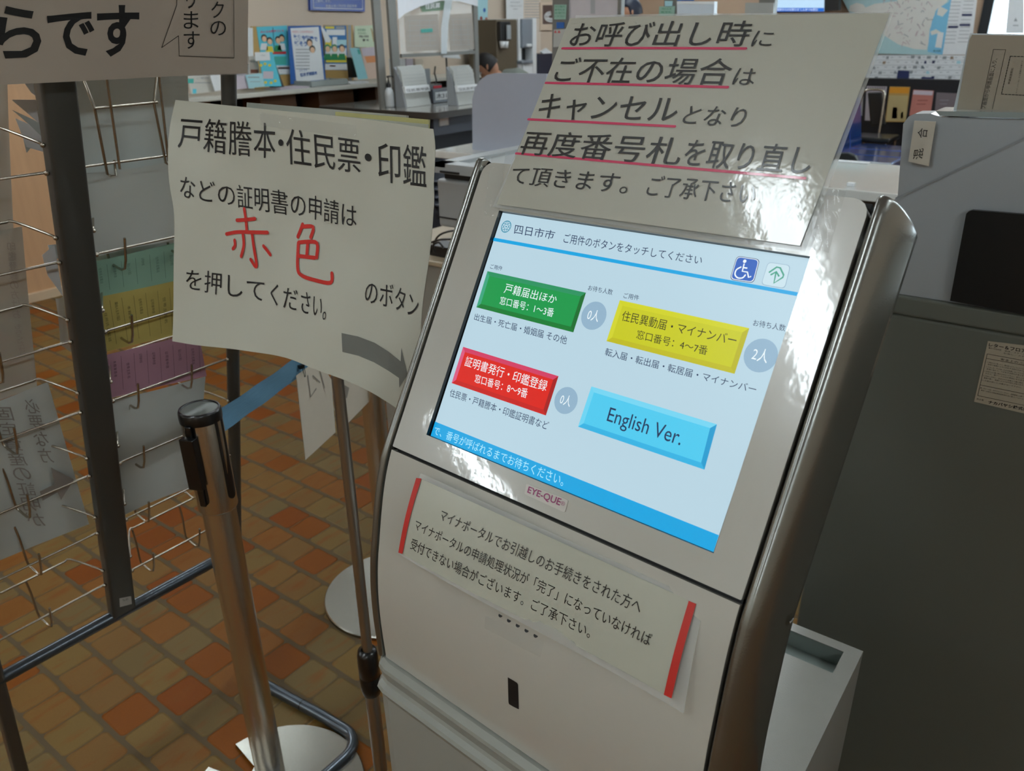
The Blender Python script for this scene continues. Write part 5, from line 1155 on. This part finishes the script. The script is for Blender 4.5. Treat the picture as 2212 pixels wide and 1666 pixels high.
def roads(mb, u, n):
    for i in range(110):
        x = rndm.uniform(1905, 2018); y = rndm.uniform(-20, 98)
        if x > 2018-(y > 20)*14 or (y > 75 and x < 1925+(y-75)*1.6): continue
        a = rndm.uniform(0, 3.1); L_ = rndm.uniform(3, 12); mb_p = [np.array(u(x, y)), np.array(u(x+L_*math.cos(a)*.6, y+L_*math.sin(a)*.5)), np.array(u(x+L_*math.cos(a), y+L_*math.sin(a)))]
        ribbon(mb, mb_p, .006, n, m_road if i % 3 else m_gy, .004)
flat('map_sheet', [(1790, -60), (2064, -60), (2035, 119), (1880, 116)], u9, M_map, None, None, .01, None, mapo,
     many(D_(m_land, (1834, 24), (1836, 12), (1850, 6), (1864, 9), (1870, 16), (1890, 8), (1938, 2), (1936, -60), (2058, -60), (2046, 4), (2020, 24), (2016, 50), (2008, 62), (2008, 84), (2002, 108), (1975, 106), (1940, 96), (1906, 74), (1890, 40)), roads,
          D_(m_bay, (2050, 4), (2058, -20), (2036, 118), (2004, 112), (2008, 70), (2014, 44), (2024, 20), k=2), D_(m_land, (2026, 20), (2032, 14), (2048, 22), (2036, 36), (2024, 32), k=3), D_(m_land, (2010, 68), (2022, 63), (2034, 70), (2012, 76), k=3), D_(m_wh, (2026, 70), (2039, 70), (2034, 104), (2020, 102), k=4),
          TR('四日市市', m_bk, 2002, 41, 2016, 44, 4), TR('案内図', m_bk, 2016, 108, 2032, 112, 4)))
flat('index_sheet', [(2062, -60), (2118, -60), (2096, 118), (2036, 118)], u9, m_wh, 'white index column', None, .01, None, mapo, many(*[R_(m_gy, 2052-i*1.2+12*(i % 2)*0, 4+i*8, 2076-i*1.2, 5+i*8) for i in range(12)], *[R_(m_gy, 2082-i*1.2, 2+i*8, 2104-i*1.2, 3+i*8) for i in range(12)], R_(m_nv, 2078, 30, 2100, 34, 3), R_(m_nv, 2073, 52, 2096, 56, 3), R_(m_nv, 2048, 56, 2070, 60, 3)))
def ads(mb, u, n):
    rr3 = random.Random(11); cols = [m_gy, m_gy, m_gy, m_lc, P_('ad_slate', (110, 120, 130)), P_('ad_blue', (60, 130, 180)), P_('ad_brown', (150, 130, 110)), m_gy, m_gy, m_nv]
    for r_ in range(5):
        for c_i in range(14):
            x = 1862+c_i*17.5-r_*6+rr3.uniform(-2, 2); y = 121+r_*11+rr3.uniform(-1, 1)
            lim = 1893-r_*9
            if x < lim-14 or x > 2080-r_*3: continue
            if rr3.random() < .42: mb.poly([np.array(u(*p))+n*.003 for p in [(x, y), (x+rr3.uniform(4, 9), y), (x+rr3.uniform(4, 8), y+6), (x-1, y+6)]], rr3.choice(cols))
            mb.poly([np.array(u(*p))+n*.003 for p in [(x+9, y+2), (x+15, y+2), (x+15, y+3), (x+9, y+3)]], m_gy)
        mb.poly([np.array(u(*p))+n*.002 for p in [(1862, 120+r_*11-1.4), (2088, 120+r_*11-1.4), (2088, 120+r_*11-.8), (1862, 120+r_*11-.8)]], m_gy)
    mb.poly([np.array(u(*p))+n*.005 for p in [(1940, 152), (1965, 153), (1963, 175), (1937, 174)]], m_nv); mb.poly([np.array(u(*p))+n*.005 for p in [(1991, 166), (2016, 167), (2015, 177), (1989, 176)]], m_nv)
flat('advert_panel', [(1840, 118), (2110, 120), (2090, 182), (1830, 172)], u9, m_wh, 'white strip of small adverts', None, .012, None, mapo, ads)
# big information screen left of the map
tv = thing('information_screen', (9.85, 3.3, 1.6), 'wide information screen with a blue ticker band, left of the map', 'screen')
ut = WX(9.7); flat('housing', [(1640, -80), (1814, -80), (1812, 22.5), (1640, 27)], ut, M_blackp, None, None, .08, None, tv); MB().box((9.78, 3.2, 1.75), (9.999, 3.5, 2.0), M_blackp).build('wall_bracket', tv)
flat('display', [(1674, -70), (1782, -70), (1780, 25), (1672, 25)], WX(9.69), mat('display_light_blue', (190, 224, 252), .2, emit=1.0), 'lit pale blue picture', None, .004, None, tv,
     many(R_(mat('ticker_blue', (22, 104, 206), .2, emit=1.0), 1672, 17, 1780, 25), TR('市役所からのお知らせ しんせつな窓口', mat('ticker_white', (240, 248, 255), .2, emit=1.2), 1674, 18, 1766, 23.5)))
# posters on the window glass
for px, lab in (([(2182, -40), (2212, -40), (2212, 72), (2172, 72)], 'pale poster on the bright window, right'),):
    flat('window_poster', px, WX(9.955), mat('poster_backlit', (232, 236, 238), .5, alpha=.9), lab, 'poster', .002, None, None, many(D_(m_gy, (2190, 46), (2198, 46), (2194, 38)), R_(m_gy, 2188, 54, 2200, 56)))
# ------------------------------------------------------------------ people
def skin(name, parent, joints, edges, m, lv=2):
    me = bpy.data.meshes.new(name); o_ = bpy.data.objects.new(name, me); COL.objects.link(o_); base = np.array(parent.location)
    me.from_pydata([tuple(np.array(j[0])-base) for j in joints], edges, []); o_.parent = parent; me.materials.append(m)
    o_.modifiers.new('skin', 'SKIN'); 
    if not me.skin_vertices: me.attributes
    for i, j in enumerate(joints):
        sv = me.skin_vertices[0].data[i]; sv.radius = (j[1], j[1]*(j[2] if len(j) > 2 else 1)); sv.use_root = (i == 0)
    sd = o_.modifiers.new('sub', 'SUBSURF'); sd.levels = sd.render_levels = lv; o_.modifiers['skin'].use_smooth_shade = True
    return o_
M_skin = mat('skin', (186, 138, 112), .5); M_hair = mat('hair_black', (18, 16, 18), .6, bump=.5, bscale=300)
def person(root, fwdv, P, label, mtop, mleg, cap=None):
    f = np.array([*fwdv, 0.]); f /= np.linalg.norm(f); s_ = np.array([-f[1], f[0], 0]); z = np.array([0, 0, 1.])
    def q(a, b, c): return np.array(root)+f*a+s_*b+z*c
    t = thing('person', (root[0], root[1], 0), label, 'person')
    hd = np.array(P['head']); nk = np.array(P['neck']); ch_ = np.array(P['chest']); pv = np.array(P['pelvis'])
    J = [(pv, .11, .8), ((pv+ch_)/2, .10, .8), (ch_, .10, .75), (nk, .045), (nk*.5+hd*.5, .05)]; E = [(0, 1), (1, 2), (2, 3), (3, 4)]
    J2 = [(pv, .17, .85), ((pv+ch_)/2, .17, .85), (ch_, .18, .8), (nk*.8+hd*.2, .078)]; E2 = [(0, 1), (1, 2), (2, 3)]
    Jb = list(J)
    for sg_ in (-1, 1):
        sh_ = ch_+s_*sg_*.17+(nk-ch_)*.55; el = np.array(P['elbow'])+s_*sg_*.22; wr = np.array(P['wrist'])+s_*sg_*.12
        k = len(J2); J2 += [(sh_, .062), (el, .05), (wr, .038)]; E2 += [(2, k), (k, k+1), (k+1, k+2)]
        k = len(Jb); Jb += [(sh_, .035), (el, .032), (wr, .026)]; E += [(2, k), (k, k+1), (k+1, k+2)]
        hp = pv+s_*sg_*.09; kn = np.array(P['knee'])+s_*sg_*.1; an = np.array(P['ankle'])+s_*sg_*.1
        k = len(Jb); Jb += [(hp, .07), (kn, .05), (an, .038), (an+f*.15-z*.03, .03)]; E += [(0, k), (k, k+1), (k+1, k+2), (k+2, k+3)]
        # hand: palm with five fingers
        pal = wr+f*.05-z*.012; k = len(Jb); Jb += [(pal, .026, .6)]; E += [(k-5 if False else len(Jb)-6, k)]
        wri = len(Jb)-6
        E[-1] = (wri, k)
        for fi in range(4):
            o1 = s_*(fi-1.5)*.018; k2 = len(Jb); Jb += [(pal+f*.05+o1, .009), (pal+f*(.08+.006*(1.5-abs(fi-1.5)))+o1-z*.01, .008)]; E += [(k, k2), (k2, k2+1)]
        k2 = len(Jb); Jb += [(pal+f*.01-s_*sg_*.035, .010), (pal+f*.045-s_*sg_*.05-z*.008, .009)]; E += [(k, k2), (k2, k2+1)]
    skin('body', t, Jb, E, M_skin)
    mbj = MB(); pts_ = smoothline([pv-(ch_-pv)*.15, pv, (pv+ch_)/2, ch_, ch_*.45+nk*.55, nk*.9+hd*.1], 4); n_ = len(pts_)
    mbj.tube(pts_, .1, mtop, 20, True, [float(np.interp(i/(n_-1), [0, .2, .4, .6, .8, 1], [.165, .165, .16, .18, .145, .07])) for i in range(n_)])
    for sg_ in (-1, 1):
        sh_ = ch_+s_*sg_*.15+(nk-ch_)*.5; el = np.array(P['elbow'])+s_*sg_*.22; wr = np.array(P['wrist'])+s_*sg_*.12
        mbj.ball(sh_, .078, mtop, 8); mbj.tube(smoothline([sh_, el, wr], 4), .06, mtop, 14, True, [.076, .072, .066, .06, .058, .052, .048, .044, .040])
    mbj.build('jacket', t)
    # trousers
    J3 = [(pv, .15, .8)]; E3 = []
    for sg_ in (-1, 1):
        k = len(J3); J3 += [(pv+s_*sg_*.09-z*.06, .10), (np.array(P['knee'])+s_*sg_*.1, .072), (np.array(P['ankle'])+s_*sg_*.1, .06)]; E3 += [(0, k), (k, k+1), (k+1, k+2)]
    skin('trousers', t, J3, E3, mleg)
    # head with face
    up_ = (hd-nk); up_ /= np.linalg.norm(up_); lk = np.array(P['look']); lk = lk-up_*(lk@up_); lk /= np.linalg.norm(lk); sd = np.cross(up_, lk)
    mb = MB(); n1, n2 = 16, 24; vs = []
    for i in range(n1+1):
        a = math.pi*i/n1
        for k in range(n2):
            b = 2*math.pi*k/n2; x, y, zz = math.sin(a)*math.cos(b), math.sin(a)*math.sin(b), math.cos(a)
            jaw = 1-.22*max(0, -zz)
            r_ = hd+lk*(x*.096*jaw+(.012 if x > 0 and zz < -.2 else 0))+sd*(y*.075*jaw)+up_*(zz*.118)
            vs.append(r_)
    fs = [(i*n2+k, (i+1)*n2+k, (i+1)*n2+(k+1) % n2, i*n2+(k+1) % n2) for i in range(n1) for k in range(n2)]
    mb.add(vs, fs, M_skin, True)
    c = lambda x, y, zz: hd+lk*x+sd*y+up_*zz
    mb.add([c(.085, 0, .025), c(.093, .013, -.028), c(.118, 0, -.03), c(.093, -.013, -.028), c(.09, 0, -.04)], [(0, 1, 2), (0, 2, 3), (1, 4, 2), (2, 4, 3)], M_skin)
    for sg_ in (-1, 1):
        mb.ball(c(.083, sg_*.032, .012), .011, m_wh, 6); mb.ball(c(.090, sg_*.032, .012), .006, m_bk, 5); mb.ball(c(0, sg_*.076, -.005), .022, M_skin, 6, (.8, .5, 1.3)); ribbon(mb, [c(.094, sg_*.018, .034), c(.090, sg_*.045, .036)], .006, lk, M_hair, .002)
    ribbon(mb, [c(.096, -.02, -.062), c(.100, 0, -.060), c(.096, .02, -.062)], .006, lk, P_('lips', (150, 80, 76)), .004)
    mb.build('head', t)
    mb = MB(); vs = []
    for i in range(n1//2+3):
        a = math.pi*i/n1
        for k in range(n2):
            b = 2*math.pi*k/n2; x, y, zz = math.sin(a)*math.cos(b), math.sin(a)*math.sin(b), math.cos(a)
            if x > .15 and zz < .5: x = .15+(x-.15)*.25
            vs.append(hd+lk*(x*.108)+sd*(y*.086)+up_*(zz*.130+.004))
    fs = [(i*n2+k, (i+1)*n2+k, (i+1)*n2+(k+1) % n2, i*n2+(k+1) % n2) for i in range(n1//2+2) for k in range(n2)]
    mb.add(vs, fs, cap or M_hair, True)
    if cap: mb.hexa([c(.07, -.06, .045), c(.07, .06, .045), c(.17, .045, .03), c(.17, -.045, .03)], [c(.07, -.06, .052), c(.07, .06, .052), c(.17, .045, .036), c(.17, -.045, .036)], cap)
    mb.build('cap' if cap else 'hair', t)
    return t
hd = C0+ray(1053, 143)*7.4; rt = np.array([.6, -.8, 0]); fd = -rt
person((hd[0]+rt[0]*.35, hd[1]+rt[1]*.35), fd[:2], dict(head=hd, neck=hd+rt*.12+np.array([0, 0, -.10]), chest=hd+rt*.25+np.array([0, 0, -.19]), pelvis=hd+rt*.52+np.array([0, 0, -.50]), elbow=hd+rt*.10+np.array([0, 0, -.36]), wrist=hd-rt*.10+np.array([0, 0, -.22]), knee=np.array([hd[0]+rt[0]*.30, hd[1]+rt[1]*.30, .48]), ankle=np.array([hd[0]+rt[0]*.42, hd[1]+rt[1]*.42, .07]), look=fd*.8+np.array([0, 0, -.6])),
       'person with short black hair in a grey green jacket bending over beyond the desk', mat('jacket_grey_green', (112, 118, 112), .7), P_('trousers_dark', (40, 42, 50)))
hd = C0+ray(1364, 26)*7.6; rt = np.array([.6, -.8, 0]); zz = lambda v: np.array([0, 0, v])
person((hd[0]+.1, hd[1]-.1), (-.6, .8), dict(head=hd, neck=hd+rt*.06+zz(-.17), chest=hd+rt*.12+zz(-.36), pelvis=hd+rt*.14+zz(-.75), elbow=hd+rt*.05+zz(-.62), wrist=hd-rt*.14+zz(-.66), knee=np.array([hd[0]+.08, hd[1]-.1, .48]), ankle=np.array([hd[0]+.1, hd[1]-.12, .07]), look=-rt+zz(-.2)),
       'person in a dark navy cap and jacket standing beyond the counter', P_('jacket_navy', (24, 28, 44)), P_('trousers_dark', (40, 42, 50)), P_('cap_navy', (30, 38, 56)))
# ================================================================== file case, recycling box
M_case = mat('file_case_grey', (100, 104, 96), .38, coat=.15, var=.02, vscale=2); M_lite = mat('file_case_translucent', (166, 172, 176), .28, coat=.3, var=.02, vscale=2)
XC = 1.3; uc = WX(XC); case = thing('file_case', (1.5, -.3, 0), 'tall grey letter and floor case at the right edge', 'file case')
ly = .305
MB().box((XC, -1.1, .03), (1.75, ly, 1.124), M_case).build('lower_body', case, bevel=.006)
MB().box((XC-.004, -1.1, 1.1245), (1.75, ly-.012, 1.155), M_case).build('middle_ledge', case, bevel=.004)
MB().box((XC+.02, -1.08, 0), (1.73, ly-.03, .03), M_blackp).build('plinth', case)
mb = MB(); tp = [uc(*p) for p in [(1919, 640), (1929, 434), (1938, 424), (1950, 268), (1962, 252), (1975, 246), (2010, 246), (2030, 253), (2400, 262)]]
tp = [np.array(p) for p in tp]; tp[0][2] = 1.1555; tp[-1][1] = -.02
poly_ = tp+[np.array([XC, -.02, 1.1555])]
mb.prism([p+np.array([.003, 0, 0]) for p in poly_], (.05, 0, 0), M_lite); mb.build('upper_drawer', case, 'pale translucent upper drawer')
mb = MB(); c_ = [np.array(uc(*p)) for p in [(1936, 430), (2212, 300), (2212, 296), (1934, 427)]]; mb.poly([p-np.array([.0005, 0, 0]) for p in c_], mat('reflection_edge', (150, 156, 160), .3)); mb.build('painted_reflection', case)  # pale slanting line paints the edge of a reflection on the drawer front
uk = WX(XC-.006)


mb = MB(); q_ = [np.array(uk(*p)) for p in [(1975, 261), (2021, 263), (2006, 359), (1962, 349)]]; mb.hexa(q_, [p+np.array([.003, 0, 0]) for p in q_], P_('label_ivory', (200, 194, 180)))
nx = np.array([-.0008, 0, 0])
# characters are turned a quarter to the left
text(mb, '合', [(1981, 297), (1984, 276)], [(2002, 299), (2005, 278)], uk, M_ink, 0, nx)
text(mb, '混', [(1972, 345), (1975, 322)], [(1993, 343), (1996, 320)], uk, M_ink, 0, nx)
mb.build('drawer_label', case, 'ivory label with two characters')
mb = MB(); bk = [(2052, 650), (2087, 462), (2092, 457), (2100, 454.5), (2420, 480), (2420, 718)]
uz = WX(XC-.012); mb.prism([uz(*p) for p in bk], (.008, 0, 0), M_blackp); mb.build('black_pocket', None, 'black sheet with rounded corner attached to the grey file case', 'panel')
stk4 = [(2134, 737), (2400, 762), (2400, 930), (2106, 866)]; ux = WX(XC-.0015)
mb = MB(); q_ = [np.array(ux(*p)) for p in [(2134, 737), (2300, 757), (2290, 912), (2104, 868)]]; mb.hexa(q_, [p+np.array([.001, 0, 0]) for p in q_], P_('sticker_paper', (176, 168, 150)))
nx = np.array([-.0005, 0, 0]); cW = crop(1900, 700, 5.554)
def tx(t, q, b=0): text(mb, t, [cW(*q[0]), cW(*q[1])], [cW(*q[3]), cW(*q[2])], ux, M_ink, b, nx)
tx('レター＆フロアケース', [(1315, 225), (1965, 335), (1960, 385), (1308, 268)], .025)
tx('●主な部品材質', [(1312, 276), (1462, 304), (1460, 322), (1309, 294)]); tx('本体／スチール（粉体塗装）', [(1500, 312), (1960, 392), (1958, 410), (1497, 330)]); tx('引出し／スチロール樹脂', [(1492, 340), (1960, 420), (1956, 438), (1490, 358)])
tx('安全上の⚠注意', [(1455, 408), (1850, 478), (1846, 512), (1450, 436)])
for i, s_ in enumerate(('⚠商品の上に乗ったり、腰を掛けたりしないでください', '転倒や破損によりけがをする恐れがあります。', '⚠引出しを、引き出したまま放置しないで下さい。', '身体に当たり、けがをする恐れがあります。', '⚠天板の上に重い物をのせないで下さい。落下したり', 'ずれて、落下してけがの原因になります。', '⚠引出しの中に、定められた荷重より重い物を', '重量が重く、転倒によりけがの恐れがあります。', '⚠火気の近くには置かないで下さい。')):
    y_ = 448+i*27; x_ = 1290-i*8+(20 if i % 2 else 0); tx(s_, [(x_, y_), (x_+480, y_+92), (x_+476, y_+108), (x_-3, y_+15)])
tx('●このシールは、はがさないでください。品質管理上必要です。', [(1212, 757), (1760, 872), (1757, 888), (1209, 772)]); tx('製品への表示は家庭用品品質表示法に基づいております。', [(1218, 786), (1760, 900), (1757, 915), (1215, 800)])
tx('表示者', [(1165, 886), (1250, 905), (1248, 925), (1162, 908)]); tx('ナカバヤシ株式会社', [(1310, 915), (1850, 1020), (1840, 1062), (1303, 955)], .03)
for a, b in (((1292, 358), (1178, 858)), ((1292, 358), (1900, 470)), ((1178, 858), (1900, 1010)), ((1280, 412), (1900, 526)), ((1208, 730), (1900, 872))): ribbon(mb, [np.array(ux(*cW(*a))), np.array(ux(*cW(*b)))], .0006, (-1, 0, 0), M_ink, .0005)
mb.build('product_sticker', case, 'cream safety sticker with black print')
# laminated sheet standing on the case
up2 = WX(XC+.03); ln = thing('standing_notice', up2(2150, 250), 'laminated sheet with sideways Japanese text standing on the grey file case', 'notice')
M_ln = mat('standing_sheet', (160, 150, 134), .35, coat=.7, crough=.1, var=.02)
flat('film_border', [(2095, 72), (2420, 78), (2420, 262), (2058, 244), (2072, 180), (2092, 84)], WX(XC+.033), mat('film_white', (216, 224, 228), .2, coat=.5), 'white film border', None, .002, None, ln)
u3 = WX(XC+.029)
def lnd(mb, u, n):
    cz = crop(2040, 60, 5.204)
    def g2(*p): return cz(*p)
    text(mb, 'プ画面から申請画面に入り、', [g2(408, 912), g2(545, 345)], [g2(462, 912), g2(600, 345)], u, P_('ink_grey', (60, 58, 54)), 0, n*.0006)
    ik = P_('ink_grey', (60, 58, 54))
    for a, b in (((410, 912), (552, 242)), ((552, 242), (690, 246)), ((690, 246), (540, 912))): ribbon(mb, [np.array(u(*g2(*a))), np.array(u(*g2(*b)))], .0006, n, ik, .0008)
    for a, b, k in (((742, 320), (642, 745), 14), ((742, 320), (1100, 330), 9), ((642, 745), (1000, 765), 9)):
        for i in range(k):
            t0 = i/k; t1 = (i+.65)/k; A2 = np.array(a); B2 = np.array(b); ribbon(mb, [np.array(u(*g2(*(A2+(B2-A2)*t0)))), np.array(u(*g2(*(A2+(B2-A2)*t1))))], .001, n, ik, .0008)
    text(mb, '申請画面開始', [g2(712, 632), g2(752, 452)], [g2(738, 632), g2(780, 452)], u, ik, 0, n*.0006)
    text(mb, 'マイナンバーカードと登録が必要です', [g2(800, 740), g2(868, 368)], [g2(818, 740), g2(888, 368)], u, ik, 0, n*.0006)
flat('printed_sheet', [(2100, 75), (2420, 82), (2420, 262), (2066, 240), (2094, 86)], u3, M_ln, None, None, .001, None, ln, lnd)
mb = MB(); t_ = [(2020, 240), (2212, 243), (2420, 246), (2420, 262), (2212, 256), (2030, 250)]; mb.prism([np.array(WX(XC-.002)(*p)) for p in t_], (.07, 0, 0), mat('case_lid_glass', (150, 160, 158), .2, coat=.6)); mb.build('top_lid', case, 'translucent top lid')
# recycling box
rb = thing('paper_box', (.95, .05, 0), 'low white metal box with a rectangular slot in its top, right of the kiosk', 'paper box')
M_box = mat('box_white_metal', (150, 149, 142), .35, coat=.3, bump=.35, bscale=420); x0, x1, y0, y1 = .62, 1.085, .150, .52
sx, sX, sy, sY = 1.011, 1.066, .174, .46
mb = MB(); zt = .65
ring_ = [((x0, y0), (x1, y0), (sX, sy), (sx, sy)), ((x1, y0), (x1, y1), (sX, sY), (sX, sy)), ((x1, y1), (x0, y1), (sx, sY), (sX, sY)), ((x0, y1), (x0, y0), (sx, sy), (sx, sY))]
for r_ in ring_: mb.poly([(a, b, zt) for a, b in r_], M_box)
mb.build('top_panel', rb, 'top panel with slot')
mb = MB()
for a, b in (((x0, y0), (x1, y0)), ((x1, y0), (x1, y1)), ((x1, y1), (x0, y1)), ((x0, y1), (x0, y0))): mb.quad((*a, .03), (*b, .03), (*b, zt), (*a, zt), M_box)
mb.box((x0+.01, y0+.01, .0), (x1-.01, y1-.01, .03), M_blackp); mb.build('box_body', rb)
mb = MB(); M_in = mat('slot_inner_grey', (120, 130, 126), .4)
for a, b in (((sx, sy), (sX, sy)), ((sX, sy), (sX, sY)), ((sX, sY), (sx, sY)), ((sx, sY), (sx, sy))): mb.quad((*a, zt-.001), (*b, zt-.001), (*b, zt-.06), (*a, zt-.06), M_in)
mb.quad((sx, sy, zt-.03), (sX, sy, zt-.03), (sX, sY, zt-.03), (sx, sY, zt-.03), M_in); mb.build('slot', rb, 'grey recessed slot')
# ================================================================== ceiling lamps
M_lamp = mat('lamp_tube', (234, 246, 252), .3, emit=29, var=0); M_house = mat('lamp_housing', (220, 220, 216), .5)
def lamp(x, y, z=CH, L_=1.25, on=True):
    t = thing('ceiling_lamp', (x, y, z), 'white twin tube ceiling lamp above the hall', 'ceiling lamp', 'ceiling lamps of the hall')
    MB().box((x-L_/2, y-.11, z-.05), (x+L_/2, y+.11, z-.002), M_house).build('housing', t)
    for d in (-.05, .05): mb = MB(); mb.tube([(x-L_/2+.03, y+d, z-.08), (x+L_/2-.03, y+d, z-.08)], .028, M_lamp, 12); mb.build('tube', t)
    return t
for x in (-3.2, -.99, 1.8, 4.3, 6.8, 9.0):
    for y in (1.05, 4.1, -2.0): lamp(x, y)
# daylight enters through the window opening
pd = bpy.data.lights.new('window_daylight', 'AREA'); pd.shape = 'RECTANGLE'; pd.size = wz1-wz0; pd.size_y = wy1-wy0; pd.cycles.is_portal = True
po = bpy.data.objects.new('window_daylight', pd); COL.objects.link(po); po.location = (X1+.15, (wy0+wy1)/2, (wz0+wz1)/2); po.rotation_euler = (0, math.radians(90), 0)
# ================================================================== light
wd = bpy.data.worlds.new('sky'); S.world = wd; wd.use_nodes = True
wd.node_tree.nodes['Background'].inputs[0].default_value = (.80, .90, 1, 1); wd.node_tree.nodes['Background'].inputs[1].default_value = 9
S.view_settings.view_transform = 'Standard'; S.view_settings.look = 'None'; S.view_settings.gamma = 1; S.view_settings.use_curve_mapping = False
S.view_settings.exposure = 0
for ob in bpy.data.objects:
    if '_o' in ob: del ob['_o']
cy = S.cycles
cy.max_bounces = 7; cy.diffuse_bounces = 3; cy.glossy_bounces = 3; cy.transmission_bounces = 4; cy.transparent_max_bounces = 10; cy.caustics_reflective = False; cy.caustics_refractive = False; cy.sample_clamp_indirect = 6
